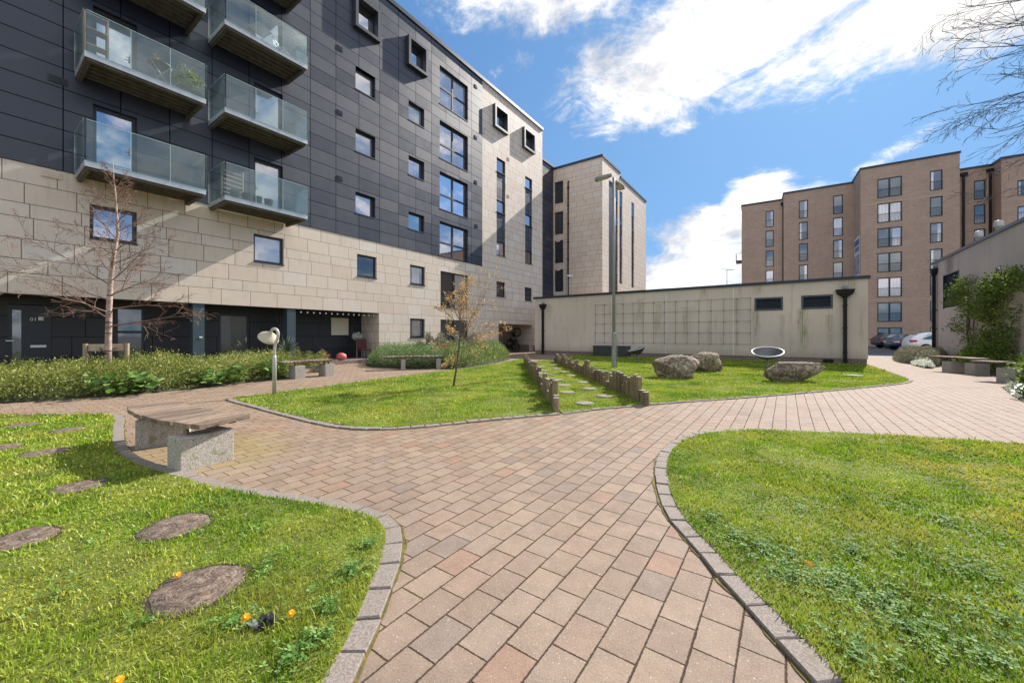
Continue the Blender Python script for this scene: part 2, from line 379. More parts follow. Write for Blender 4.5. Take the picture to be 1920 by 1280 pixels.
def clear_glass(name, col, tr=0.75):
    m, nt, b = base_mat(name); out = nt.nodes['Material Output']; nt.nodes.remove(b)
    t = nt.nodes.new('ShaderNodeBsdfTransparent'); t.inputs[0].default_value = (*col, 1)
    g = nt.nodes.new('ShaderNodeBsdfGlossy'); g.inputs['Roughness'].default_value = 0.03
    d = nt.nodes.new('ShaderNodeBsdfDiffuse'); d.inputs[0].default_value = (0.55, 0.66, 0.66, 1)
    v, x, y, z = coords(nt); dn = fbm(nt, v, 1.5, 4, 0.5).ss(0.2, 0.8) * 0.07 + 0.03
    m1 = nt.nodes.new('ShaderNodeMixShader'); nt.links.new(dn.k, m1.inputs[0]); nt.links.new(t.outputs[0], m1.inputs[1]); nt.links.new(d.outputs[0], m1.inputs[2])
    fr = nt.nodes.new('ShaderNodeFresnel'); fr.inputs[0].default_value = 1.5
    f = S(nt, fr.outputs[0]) * 0.45 + 0.03
    m2 = nt.nodes.new('ShaderNodeMixShader'); nt.links.new(f.m('MINIMUM', 1.0).k, m2.inputs[0]); nt.links.new(m1.outputs[0], m2.inputs[1]); nt.links.new(g.outputs[0], m2.inputs[2])
    nt.links.new(m2.outputs[0], out.inputs[0])
    return m
M['bglass'] = clear_glass('balustrade_glass', (0.86, 0.94, 0.94))
M['gedge'] = plain('glass_edge', (0.45, 0.62, 0.60), 0.3)
# ---- paving
def paving_mat():
    m, nt, b = base_mat('concrete_block_paving'); v, x, y, z = coords(nt)
    wob = fbm(nt, v, 0.5, 3, 0.5); W_, L_ = 0.162, 0.222
    xx = (x + (wob - 0.5) * 0.02) / W_; ci = xx.floor(); wx = (xx - ci) * W_
    odd = (ci * 0.5).fract() * 2.0
    yy = (y + (wob - 0.5) * 0.05) / L_ + odd * 0.5 + white(nt, combine(nt, ci, 9.1)) * 0.16
    ri = yy.floor(); wy = (yy - ri) * L_
    dx = wx.min((wx * -1) + W_); dy = wy.min((wy * -1) + L_)
    rag = (fbm(nt, v, 55, 5, 0.75) - 0.5) * 0.013 + (fbm(nt, v, 4, 3, 0.6) - 0.5) * 0.006
    edge = dx.min(dy) + rag
    j = edge.ss(0.0010, 0.0056)
    w = white(nt, combine(nt, ci, ri, 2.2)); w2 = white(nt, combine(nt, ci, ri, 8.8))
    c = ramp(nt, w, [(0.0, (0.240, 0.172, 0.118)), (0.22, (0.275, 0.203, 0.140)), (0.42, (0.250, 0.186, 0.134)), (0.6, (0.215, 0.152, 0.105)), (0.78, (0.262, 0.180, 0.125)), (0.91, (0.265, 0.155, 0.100)), (0.975, (0.185, 0.145, 0.115))], 'CONSTANT')
    big = fbm(nt, v, 0.35, 5, 0.6).ss(0.35, 0.65); c = mixc(nt, big * 0.35, c, (0.27, 0.205, 0.165))
    rt = (x * 0.6 + y * 0.05).ss(-2.5, 2.0)
    c = mixc(nt, rt * 0.55, c, (0.34, 0.27, 0.235))
    dirt = fbm(nt, v, 0.9, 8, 0.72).ss(0.48, 0.70); c = mixc(nt, dirt * 0.35, c, (0.14, 0.10, 0.078))
    gr = fbm(nt, v, 120, 4, 0.85); md = fbm(nt, v, 6, 9, 0.78)
    lum = (gr - 0.5) * 1.7 + (md - 0.5) * 1.0 + 1.0
    c = mixc(nt, 1.0, c, combine(nt, lum, lum, lum), 'MULTIPLY')
    dots = fbm(nt, v, 85, 2, 0.5).ss(0.66, 0.72); c = mixc(nt, dots * 0.7, c, (0.62, 0.55, 0.48))
    mossn = fbm(nt, v, 1.3, 6, 0.7).ss(0.50, 0.62)
    jc = mixc(nt, mossn, (0.085, 0.058, 0.040), (0.105, 0.085, 0.030))
    c = mixc(nt, j, jc, c)
    # moss film around and below the bench on the left
    bx, by = G(375, 850).x, G(375, 850).y
    dd = ((x - bx) * (x - bx) + (y - by) * (y - by)).m('SQRT') + (md - 0.5) * 1.2
    mf = (dd.ss(0.55, 1.15) * -1 + 1.0) * (w2 * 0.6 + 0.25)
    c = mixc(nt, mf * 0.6, c, (0.30, 0.235, 0.06))
    setp(nt, b, c, 0.88, 0, j * 1.0 + gr * 0.22 + w2 * 0.25 + md * 0.3, 0.8, 0.012, j * 0.35)
    return m
M['paving'] = paving_mat()
M['sett'] = speckle_mat('grey_granite_sett', (0.165, 0.138, 0.122), (0.225, 0.190, 0.168), (0.29, 0.25, 0.22), 95, (0.12, 0.10, 0.03), 0.45)
M['moss'] = plain('joint_moss', (0.06, 0.042, 0.02), 0.95, 0, 0.3, 14, 90, 0.8, 0.01, None, (0.19, 0.16, 0.03))
M['asphalt'] = plain('asphalt', (0.085, 0.085, 0.09), 0.9, 0, 0.2, 2, 150, 0.5)
M['soil'] = plain('dark_soil', (0.05, 0.038, 0.025), 0.95, 0, 0.4, 8, 40, 0.8, 0.02)
def attr_leaf(name, stops, rough=0.55, patch=None, trans=0.25, ps=1.2, dry=None):
    m, nt, b = base_mat(name); v, x, y, z = coords(nt)
    a = nt.nodes.new('ShaderNodeAttribute'); a.attribute_name = 'rnd'; r = S(nt, a.outputs['Fac'])
    if patch is not None:
        p = fbm(nt, v, ps, 6, 0.65).ss(0.34, 0.66); r = r * (1 - patch) + p * patch
    c = ramp(nt, r, stops)
    if dry: dn = fbm(nt, v, 0.8, 8, 0.74).ss(0.42, 0.60) * (x.ss(0.2, 1.6) * (y * -1).ss(-9.0, -6.0) * 0.42 + 0.42); c = mixc(nt, dn, c, dry)
    setp(nt, b, c, rough, 0)
    out = nt.nodes['Material Output']; t = nt.nodes.new('ShaderNodeBsdfTranslucent'); nt.links.new(c.k, t.inputs[0])
    mx = nt.nodes.new('ShaderNodeMixShader'); mx.inputs[0].default_value = trans
    nt.links.new(b.outputs[0], mx.inputs[1]); nt.links.new(t.outputs[0], mx.inputs[2]); nt.links.new(mx.outputs[0], out.inputs[0])
    return m
GR = [(0.0, (0.055, 0.13, 0.008)), (0.3, (0.13, 0.25, 0.013)), (0.6, (0.25, 0.40, 0.018)), (0.85, (0.42, 0.47, 0.06)), (1.0, (0.56, 0.47, 0.20))]
M['grass'] = attr_leaf('grass_blades', GR, 0.5, 0.45, 0.33, 1.2, (0.62, 0.53, 0.11))
M['turf'] = plain('turf_base', (0.11, 0.14, 0.02), 0.95, 0, 0.5, 3, 60, 0.8, 0.02, None, (0.22, 0.26, 0.035))
M['clover'] = attr_leaf('clover_leaves', [(0.0, (0.05, 0.14, 0.012)), (0.6, (0.11, 0.24, 0.03)), (1.0, (0.22, 0.34, 0.10))], 0.7, None, 0.2)
M['shrub'] = attr_leaf('cotoneaster_leaves', [(0.0, (0.08, 0.11, 0.015)), (0.45, (0.22, 0.265, 0.045)), (0.85, (0.42, 0.42, 0.12)), (1.0, (0.32, 0.20, 0.10))], 0.5, 0.45, 0.3, 0.8)
M['juniper'] = attr_leaf('juniper_needles', [(0.0, (0.05, 0.10, 0.03)), (0.6, (0.17, 0.27, 0.09)), (1.0, (0.32, 0.42, 0.16))], 0.6, 0.3, 0.2, 2)
M['greyleaf'] = attr_leaf('grey_green_leaves', [(0.0, (0.07, 0.075, 0.04)), (0.6, (0.20, 0.20, 0.13)), (1.0, (0.36, 0.33, 0.22))], 0.6, 0.3, 0.25, 2)
M['straps'] = attr_leaf('strap_leaves', [(0.0, (0.06, 0.10, 0.02)), (0.6, (0.20, 0.29, 0.07)), (1.0, (0.50, 0.48, 0.20))], 0.5, 0.2, 0.25, 2)
M['broad'] = attr_leaf('broad_glossy_leaves', [(0.0, (0.05, 0.13, 0.025)), (0.7, (0.14, 0.27, 0.05)), (1.0, (0.36, 0.46, 0.16))], 0.25, None, 0.2)
M['vine'] = attr_leaf('climber_leaves', [(0.0, (0.045, 0.085, 0.015)), (0.6, (0.17, 0.25, 0.04)), (1.0, (0.34, 0.42, 0.08))], 0.8, 0.3, 0.30, 2)
M['amber'] = attr_leaf('amber_young_leaves', [(0.0, (0.45, 0.25, 0.08)), (0.6, (0.72, 0.48, 0.20)), (1.0, (0.85, 0.68, 0.38))], 0.6, None, 0.45)
M['whitefl'] = attr_leaf('white_petals', [(0.0, (0.55, 0.62, 0.50)), (1.0, (0.92, 0.92, 0.88))], 0.6, None, 0.3)
M['bark'] = plain('brown_bark', (0.14, 0.095, 0.07), 0.9, 0, 0.35, 20, 60, 0.8, 0.01)
M['twig'] = plain('red_brown_twig', (0.20, 0.115, 0.085), 0.7, 0, 0.3, 10)
M['darktwig'] = plain('dark_twig', (0.055, 0.045, 0.055), 0.7, 0, 0.3, 10)
M['birch'] = plain('birch_bark', (0.24, 0.115, 0.075), 0.7, 0, 0.3, 9, 40, 0.3, 0.004, None, (0.58, 0.45, 0.38))
M['rock'] = None
def rock_mat():
    m, nt, b = base_mat('boulder_stone'); v, x, y, z = coords(nt)
    n = fbm(nt, v, 1.6, 9, 0.7, 0.8); c = ramp(nt, n, [(0.3, (0.20, 0.15, 0.105)), (0.5, (0.42, 0.33, 0.24)), (0.7, (0.66, 0.56, 0.44))])
    l = fbm(nt, v, 7, 6, 0.7).ss(0.55, 0.7); c = mixc(nt, l * 0.5, c, (0.16, 0.15, 0.08))
    g = fbm(nt, v, 60, 4, 0.7); lum = (g - 0.5) * 1.4 + 1.0; c = mixc(nt, 1.0, c, combine(nt, lum, lum, lum), 'MULTIPLY')
    vv = fbm(nt, v, 4.0, 9, 0.75, 1.5); cr = ((vv - 0.5).abs()).ss(0.03, 0.0) * 0.6; c = mixc(nt, cr, c, (0.07, 0.05, 0.035))
    setp(nt, b, c, 0.9, 0, n * 1.0 + g * 0.25 - cr * 0.6, 1.0, 0.07); return m
M['rock'] = rock_mat()
M['slab'] = plain('pale_stepping_stone', (0.17, 0.15, 0.115), 0.9, 0, 0.25, 8, 80, 0.5, None or 0.006, None, (0.30, 0.265, 0.21))
def log_mat():
    m, nt, b = base_mat('cut_log_end'); v, x, y, z = coords(nt)
    w = fbm(nt, v, 5, 4, 0.6); rr = (x * x + y * y).m('SQRT') + (w - 0.5) * 0.06
    ring = (rr * 330.0).m('SINE') * 0.5 + 0.5
    g = fbm(nt, v, 22, 7, 0.75); k = ring * 0.05 + g * 0.95
    c = ramp(nt, k, [(0.3, (0.06, 0.042, 0.032)), (0.5, (0.17, 0.122, 0.092)), (0.68, (0.34, 0.265, 0.205))])
    cr = fbm(nt, combine(nt, x * 1.0, y * 1.0, z + 7.0), 7.0, 5, 0.7, 1.2); cr = ((cr - 0.5).abs()).ss(0.022, 0.008); c = mixc(nt, cr * 0.85, c, (0.025, 0.018, 0.014))
    o = fbm(nt, v, 6, 5, 0.6).ss(0.60, 0.72); c = mixc(nt, o * 0.6, c, (0.30, 0.15, 0.05))
    setp(nt, b, c, 0.9, 0, k, 0.9, 0.015); return m
M['log'] = log_mat()

# ================================================================== GROUND
mb = MB(); mb.box(-400, 400, -300, 600, -0.5, -0.02); struct(mb.build('ground', M['asphalt']), 'wide flat ground around the buildings')
mb = MB(); mb.box(-19.5, 8.5, -12, 32.2, -0.3, 0.0); struct(mb.build('paving', M['paving']), 'pinkish brown block paving winding between the lawns', 'paving')
mb = MB(); mb.box(-13, 70, 32.2, 62, -0.3, -0.004); struct(mb.build('road', M['asphalt']), 'grey asphalt parking court behind the low building', 'road')

def ground_line(pts): return [(G(*p).x, G(*p).y) for p in pts]
def camp(l, d): p = FW * d + RT * l; return (p.x, p.y)
L1 = smoothline(ground_line([(0, 781), (100, 779), (190, 779), (214, 785), (211, 805), (211, 830), (221, 852), (250, 870), (300, 886), (345, 899), (400, 917), (480, 932), (560, 944), (640, 958), (697, 974), (720, 996), (722, 1030), (710, 1070), (688, 1120), (658, 1190), (628, 1250), (605, 1300)]) + [camp(-0.74, 1.15), camp(-0.86, 0.85), camp(-1.1, 0.4)], 6)
lawn1 = L1 + [Vector(camp(-1.5, -2.5)), Vector(camp(-11, -2.5)), Vector(camp(-11, 6.6)), Vector(camp(-7.5, 6.22))]
L5 = smoothline([camp(1.75, -0.4), camp(1.45, 0.6), camp(1.28, 1.15)] + ground_line([(1573, 1280), (1514, 1216), (1446, 1146), (1383, 1085), (1337, 1033), (1281, 972), (1256, 922), (1250, 881), (1256, 854), (1278, 831), (1315, 817), (1373, 810.5), (1437, 809.6), (1528, 812), (1663, 818), (1799, 827), (1920, 836), (2100, 850)]), 6)
lawn5 = L5 + [Vector(camp(9, -1)), Vector(camp(3, -1.5))]
L2 = smoothline(ground_line([(980, 673), (940, 681), (880, 690), (800, 700), (700, 713), (600, 727), (500, 740), (440, 747), (444, 752), (470, 758.5), (520, 772), (580, 787), (640, 799), (690, 803), (760, 801), (850, 793), (950, 783), (1046, 775)]), 6)
lawn2 = L2
L4 = smoothline(ground_line([(1052, 775), (1130, 766), (1215, 758.5), (1300, 752), (1400, 745), (1500, 737), (1600, 728), (1680, 720), (1700, 716), (1703, 712), (1685, 705), (1655, 694), (1631, 686)]), 6)
lawn4 = L4 + [Vector((2.9, 22.88)), Vector((onY(1075, 660, 22.88)[0], 22.88)), Vector((G(1046, 676).x, G(1046, 676).y)), Vector((G(1002, 678).x, G(1002, 678).y))]
def lawn_mesh(name, poly, label):
    pts = [(p[0], p[1]) for p in poly]
    bm = bmesh.new(); vs = [bm.verts.new((x, y, 0.022)) for x, y in pts]
    f = bm.faces.new(vs); r = bmesh.ops.triangulate(bm, faces=[f])
    lo = [bm.verts.new((x, y, -0.02)) for x, y in pts]
    for i in range(len(vs)):
        j = (i + 1) % len(vs); bm.faces.new((vs[i], lo[i], lo[j], vs[j]))
    bmesh.ops.recalc_face_normals(bm, faces=bm.faces)
    me = bpy.data.meshes.new(name); bm.to_mesh(me); bm.free(); me.materials.append(M['turf'])
    o = bpy.data.objects.new(name, me); COL.objects.link(o); struct(o, label, 'lawn')
lawn_mesh('lawn', lawn1, 'lawn with log discs in the left foreground')
lawn_mesh('lawn', lawn5, 'lawn in the right foreground')
lawn_mesh('lawn', lawn2, 'lawn around the small amber tree')
lawn_mesh('lawn', lawn4, 'lawn with stepping stones and boulders before the rendered wall')
# kerb setts
def kerb(line, label, side=1, w=0.105, L=0.205, skip=0.0, h=0.020):
    pts = [Vector((p[0], p[1])) for p in line]; cum = [0]
    for i in range(1, len(pts)): cum.append(cum[-1] + (pts[i] - pts[i - 1]).length)
    def ev(s):
        s = min(max(s, 0), cum[-1]); i = max(1, next((k for k in range(1, len(cum)) if cum[k] >= s), len(cum) - 1))
        t = (s - cum[i - 1]) / max(1e-6, cum[i] - cum[i - 1]); p = pts[i - 1].lerp(pts[i], t); d = (pts[i] - pts[i - 1]).normalized(); return p, d
    mb = MB(); s = skip; rr = random.Random(3)
    while s < cum[-1] - L:
        l = L * rr.uniform(0.85, 1.12); 
        (p0, d0), (p1, d1) = ev(s + 0.004), ev(s + l - 0.004)
        n0 = Vector((d0.y, -d0.x)) * side; n1 = Vector((d1.y, -d1.x)) * side; j = lambda k=0.006: rr.uniform(-k, k)
        a = p0 + n0 * (-0.012 + j()); b = p1 + n1 * (-0.012 + j()); c = p1 + n1 * (w + j()); d = p0 + n0 * (w + j())
        hh = h + rr.uniform(-0.004, 0.004); ins = 0.008
        cen = (a + b + c + d) / 4; top = [q.lerp(cen, 0.07) for q in (a, b, c, d)]
        vs = [(q.x, q.y, -0.01) for q in (a, b, c, d)] + [(q.x, q.y, hh - 0.006) for q in (a, b, c, d)] + [(q.x, q.y, hh + rr.uniform(-.002, .002)) for q in top]
        fs = [(i, (i + 1) % 4, 4 + (i + 1) % 4, 4 + i) for i in range(4)] + [(4 + i, 4 + (i + 1) % 4, 8 + (i + 1) % 4, 8 + i) for i in range(4)] + [(8, 9, 10, 11)]
        mb.add(vs, fs); s += l
    struct(mb.build('kerb', M['sett']), label, 'kerb')
    m2 = MB(); n = max(2, int(cum[-1] / 0.06)); L_, R2 = [], []
    for i in range(n + 1):
        p, d = ev(cum[-1] * i / n); nn = Vector((d.y, -d.x)) * side
        a = p - nn * 0.01; b = p + nn * (w + 0.012 + 0.022 * mnoise.noise(Vector((p.x * 9, p.y * 9, 1)))); L_.append((a.x, a.y, 0.006)); R2.append((b.x, b.y, 0.005))
    m2.add(L_ + R2, [(i, i + 1, n + 2 + i, n + 1 + i) for i in range(n)])
    struct(m2.build('joint_moss', M['moss']), 'mossy joint under the ' + label, 'moss')
kerb(L1, 'curved row of grey setts edging the left foreground lawn', -1)
kerb(L5, 'curved row of grey setts edging the right foreground lawn', -1)
kerb(L2, 'row of grey setts edging the lawn with the amber tree', 1)
kerb(L4, 'row of grey setts edging the boulder lawn', 1, 0.07)

# ------------------------------------------------------------------ grass
def in_disks(x, y, disks, k=0.93):
    m = np.zeros(len(x), bool)
    for (cx, cy, r) in disks: m |= (x - cx) ** 2 + (y - cy) ** 2 < (r * k) ** 2
    return m
def sample(poly, dens, dmax, dfun=None):
    xs = [p[0] for p in poly]; ys = [p[1] for p in poly]; x0, x1, y0, y1 = min(xs), max(xs), min(ys), max(ys)
    n = int((x1 - x0) * (y1 - y0) * dens); x = rng.uniform(x0, x1, n); y = rng.uniform(y0, y1, n)
    dep = x * FW.x + y * FW.y; lat = x * RT.x + y * RT.y; dist = np.hypot(x, y)
    k = (dep > 0.7) & (np.abs(lat) < dep * 1.5 + 1.2)
    keep = rng.uniform(0, 1, n) < np.minimum(1.0, (1.9 / np.maximum(dist, 0.5)) ** 1.25) if dfun is None else rng.uniform(0, 1, n) < dfun(dist)
    k &= keep; x, y, dist = x[k], y[k], dist[k]; m = inpoly(x, y, poly); return x[m], y[m], dist[m]
def grass(poly, dens, label, disks=(), hmul=1.0, edge=None):
    x, y, dist = sample(poly, dens, 30)
    if disks: k = ~in_disks(x, y, disks, .97); x, y, dist = x[k], y[k], dist[k]
    n = len(x); 
    pn = np.array([mnoise.noise(Vector((a * 1.3, b * 1.3, 0))) + 0.6 * mnoise.noise(Vector((a * 5, b * 5, 3))) for a, b in zip(x[::1], y[::1])]) if n < 900000 else np.zeros(n)
    h = (0.019 + 0.018 * rng.random(n)) * (1 + 0.75 * pn) * hmul * (0.86 + 0.9 * (rng.random(n) > 0.975)); w = (0.0020 + 0.0015 * rng.random(n)) * np.maximum(1.0, dist / 2.2)
    h = np.clip(h, 0.014, 0.10)
    th = rng.uniform(0, 2 * np.pi, n); lean = rng.uniform(0.1, 0.95, n) * h; la = rng.uniform(0, 2 * np.pi, n)
    dx, dy = np.cos(th) * w, np.sin(th) * w; lx, ly = np.cos(la) * lean, np.sin(la) * lean
    z0 = np.full(n, 0.018)
    V = np.empty((n, 5, 3), np.float32)
    V[:, 0] = np.stack([x - dx, y - dy, z0], 1); V[:, 1] = np.stack([x + dx, y + dy, z0], 1)
    V[:, 2] = np.stack([x + dx * .75 + lx * .35, y + dy * .75 + ly * .35, z0 + h * .6], 1); V[:, 3] = np.stack([x - dx * .75 + lx * .35, y - dy * .75 + ly * .35, z0 + h * .6], 1)
    V[:, 4] = np.stack([x + lx, y + ly, z0 + h], 1)
    b = (np.arange(n) * 5)[:, None]; F_ = np.concatenate([b + np.array([[0, 1, 2]]), b + np.array([[0, 2, 3]]), b + np.array([[3, 2, 4]])], 1).ravel()
    r = np.clip(rng.normal(0.5, 0.2, n) - 0.15 * pn, 0, 1); r[rng.random(n) > 0.98] = 1.0
    raw('grass', V.reshape(-1, 3), F_, 3, M['grass'], attr=np.repeat(r, 5))['label'] = label
    o = bpy.data.objects[-1] if False else [q for q in bpy.data.objects if q.get('label') == label][-1]
    tag(o, label, 'grass', kind='stuff')
DISKS = [(330, 993, 0.19), (372, 1110, 0.20), (38, 1018, 0.17), (150, 917, 0.17), (84, 853, 0.19), (42, 800, 0.18), (127, 809, 0.17), (3, 842, 0.16)]
dk = [(G(a, b).x, G(a, b).y, r) for a, b, r in DISKS]
STEPS = [(1096, 759, 'left'), (1133, 745, 'right'), (1063, 738, 'left'), (1105, 731, 'right'), (1057, 724.7, 'left'), (1093, 718.8, 'right'), (1045, 714, 'left'), (1071, 706, 'right'),
         (1030, 704, 'left'), (1058, 699, 'right'), (1021, 696.6, 'left'), (1042, 692.7, 'right'), (1014, 689, 'left'), (1037, 685.5, 'right')]
sk = [(G(a, b).x, G(a, b).y, 0.19) for a, b, _ in STEPS]
grass(lawn1, 11000, 'short green grass of the left foreground lawn', dk)
grass(lawn5, 11000, 'patchy green and yellow grass of the right foreground lawn')
grass(lawn2, 9500, 'bright sunlit grass around the small amber tree')
grass(lawn4, 9500, 'bright grass between the palisades and around the boulders', sk)
# clover and small rosettes
def clover(poly, spots, label, disks=()):
    V = []; F_ = []; A = []
    xs, ys = [], []
    for (cx, cy, r, n) in [(a_, b_, c_, int(d_ * .42)) for a_, b_, c_, d_ in spots]:
        a = rng.uniform(0, 2 * np.pi, n); q = np.abs(rng.normal(0, r * 0.6, n)); xs.append(cx + np.cos(a) * q); ys.append(cy + np.sin(a) * q)
    x = np.concatenate(xs); y = np.concatenate(ys); k = inpoly(x, y, poly)
    if disks: k &= ~in_disks(x, y, disks, 1.0)
    x, y = x[k], y[k]; i = 0
    for a, b in zip(x, y):
        s = random.uniform(0.006, 0.0105); z = 0.028 + random.uniform(0, 0.032); t0 = random.uniform(0, 6.28); rv = random.random()
        tx, ty = random.uniform(-.45, .45), random.uniform(-.45, .45)
        for q in range(3):
            t = t0 + q * 2.094; c, s_ = math.cos(t), math.sin(t)
            P = [(0, 0), (s * 1.0, -s * .62), (s * 1.75, -s * .25), (s * 1.75, s * .25), (s * 1.0, s * .62)]
            for (u, v) in P:
                X = u * c - v * s_; Y = u * s_ + v * c; V.append((a + X, b + Y, z + X * tx + Y * ty + 0.25 * u)); A.append(rv)
            F_ += [i, i + 1, i + 2, i + 3, i + 4]; i += 5
    o = raw('clover', V, F_, 5, M['clover'], attr=A); tag(o, label, 'clover', kind='stuff')
def gs(lst): return [(G(a, b).x, G(a, b).y, r, n) for a, b, r, n in lst]
clover(lawn5, gs([(1375, 1010, .22, 260), (1440, 1040, .3, 420), (1560, 1100, .3, 420), (1650, 1130, .28, 420), (1480, 1090, .25, 300), (1700, 1190, .22, 320), (1820, 1080, .4, 450), (1880, 1180, .3, 350), (1600, 1040, .35, 250), (1780, 990, .5, 320), (1650, 950, .6, 200), (1460, 870, .5, 120), (1800, 890, .8, 200), (1600, 1230, .2, 260), (1850, 1250, .25, 250), (1340, 980, .15, 150), (1500, 960, .5, 180), (1275, 858, .2, 60)]), 'pale clover patches in the right foreground grass')
clover(lawn1, gs([(660, 1080, .12, 240), (690, 1030, .10, 160), (590, 1210, .10, 160), (500, 1070, .18, 150), (610, 1150, .12, 160), (440, 1180, .14, 130), (430, 955, .2, 90), (270, 1180, .15, 90), (180, 1030, .25, 90), (220, 800, .3, 40), (100, 1130, .25, 120), (550, 1250, .12, 150), (470, 1000, .25, 120)]), 'clover and weed leaves in the left foreground grass', dk)
# daisies and dandelions
def flower(px, py, label, big=True):
    p = G(px, py, 0.05); t = thing('dandelion', label, 'flower', p, 0, 'dandelions in the lawns')
    m_ = plain('dandelion_yellow', (0.85, 0.50, 0.02), 0.6) if 'dandy' not in M else M['dandy']; M['dandy'] = m_; t.rotation_euler = (0.55, 0, math.atan2(-p.x, p.y))
    mb = MB(); r0 = 0.0165 if big else 0.012
    for ring in range(3):
        for k in range(20):
            a = k * 6.283 / 20 + ring * 0.2; r = r0 * (1 - ring * 0.27) * random.uniform(.85, 1.12); z = 0.002 + ring * 0.0028
            c, s = math.cos(a), math.sin(a); w = r0 * 0.10
            mb.add([(-s * w, c * w, z), (c * r - s * w, s * r + c * w, z + 0.003), (c * r * 1.1, s * r * 1.1, z + 0.001), (c * r + s * w, s * r - c * w, z + 0.003), (s * w, -c * w, z)], [(0, 1, 2, 3, 4)])
    o = mb.build('petals', m_, t); mb = MB(); mb.tube([(0, 0, -0.045), (0, 0, 0.002)], 0.0022, 5); mb.build('stem', M['clover_stem'], t)
M['clover_stem'] = plain('green_stem', (0.12, 0.22, 0.05), 0.6)
for a in [(333, 1078, 'yellow dandelion behind the largest log disc'), (461, 1157, 'yellow dandelion left of the dark leafy rosette'), (546, 1150, 'yellow dandelion right of the dark leafy rosette'), (222, 1276, 'yellow dandelion at the bottom edge of the photo'),
          (1518, 1057, 'yellow dandelion in the right foreground lawn'), (1331, 880, 'small yellow dandelion near the rounded tip of the right foreground lawn'), (546, 757, 'yellow flower in the grass right of the curved lamp')]:
    flower(*a)
# dark rosette plant
def rosette():
    p = G(500, 1178, 0.0); t = thing('leafy_plant', 'small dark purple leafy plant growing between two dandelions', 'plant', p)
    V = []; F_ = []; A = []; i = 0
    for k in range(36):
        a = random.uniform(0, 6.28); L = random.uniform(0.03, 0.06); el = random.uniform(0.2, 1.2); w = L * 0.36; d = Vector((math.cos(a) * math.cos(el), math.sin(a) * math.cos(el), math.sin(el))); s = Vector((-math.sin(a), math.cos(a), 0))
        b = Vector((random.uniform(-.035, .035), random.uniform(-.03, .03), 0.02)); 
        for q in (b, b + d * L * .5 + s * w, b + d * L, b + d * L * .5 - s * w): V.append(tuple(q)); A.append(random.random())
        F_ += [i, i + 1, i + 2, i + 3]; i += 4
    raw('leaf_rosette', V, F_, 4, attr_leaf('purple_leaf', [(0, (0.035, 0.03, 0.06)), (0.6, (0.07, 0.06, 0.09)), (1, (0.2, 0.28, 0.2))], 0.4), t, A)
rosette()
# log discs
LOGN = ['reddish brown log disc nearest behind the largest one', 'largest cracked grey log disc at the front of the left lawn', 'log disc cut off by the left edge of the photo in the foreground', 'log disc lying in the tip of the bench shadow', 'log disc at the far left end of the bench shadow',
        'faint log disc near the back edge of the left lawn', 'thin log disc left of the sett kerb at the back of the left lawn', 'small log disc cut off by the left edge behind the others']
for (a, b, r), lab in zip(DISKS, LOGN):
    p = G(a, b); mb = MB(); n = 40; rr = random.Random(a)
    prof = [r * (1 + 0.05 * math.sin(3 * w + a) + 0.03 * math.sin(7 * w) + rr.uniform(-.012, .012)) for w in [2 * math.pi * i / n for i in range(n)]]
    ring = [(prof[i] * math.cos(2 * math.pi * i / n), prof[i] * math.sin(2 * math.pi * i / n)) for i in range(n)]
    vs = [(x, y, -0.02) for x, y in ring] + [(x, y, 0.020) for x, y in ring] + [(x * .94, y * .94, 0.030) for x, y in ring] + [(x * .5, y * .5, 0.031) for x, y in ring] + [(0, 0, 0.030)]
    fs = [(k * n + i, k * n + (i + 1) % n, (k + 1) * n + (i + 1) % n, (k + 1) * n + i) for k in range(3) for i in range(n)] + [(3 * n + i, 3 * n + (i + 1) % n, 4 * n) for i in range(n)]
    mb.add(vs, fs); o = mb.build('log_disc', M['log'], smooth=True, loc=(p.x, p.y, 0)); tag(o, lab, 'log disc', 'log slices set in the left lawn')
    o.rotation_euler = (0, 0, a)
    m3 = MB(); m3.prism([(x * 1.10, y * 1.10) for x, y in ring], 0.0, 0.0245); m3.build('soil_rim', M['soil'], o)
cnt = {'left': 0, 'right': 0}; ORD = ['first', 'second', 'third', 'fourth', 'fifth', 'sixth', 'seventh']
for (a, b, sd) in STEPS:
    p = G(a, b); mb = MB(); n = 20; rr = random.Random(a * 3)
    ring = [(0.17 * rr.uniform(.93, 1.05) * math.cos(2 * math.pi * i / n), 0.17 * rr.uniform(.93, 1.05) * math.sin(2 * math.pi * i / n)) for i in range(n)]
    mb.prism(ring, -0.02, 0.046); o = mb.build('stepping_stone', M['slab'], bevel=0.008, loc=(p.x, p.y, 0))
    tag(o, f'{ORD[cnt[sd]]} round stepping stone from the near end in the {sd} line between the palisades', 'stepping stone', 'stepping stones between the palisades'); cnt[sd] += 1
p = G(1600, 706); mb = MB(); mb.lathe([(0.25, 0.0), (0.25, 0.05), (0.23, 0.056), (0.0, 0.056)], 24); tag(mb.build('access_cover', M['slab'], loc=p), 'flat pale round cover in the grass beside the flat boulder', 'cover')

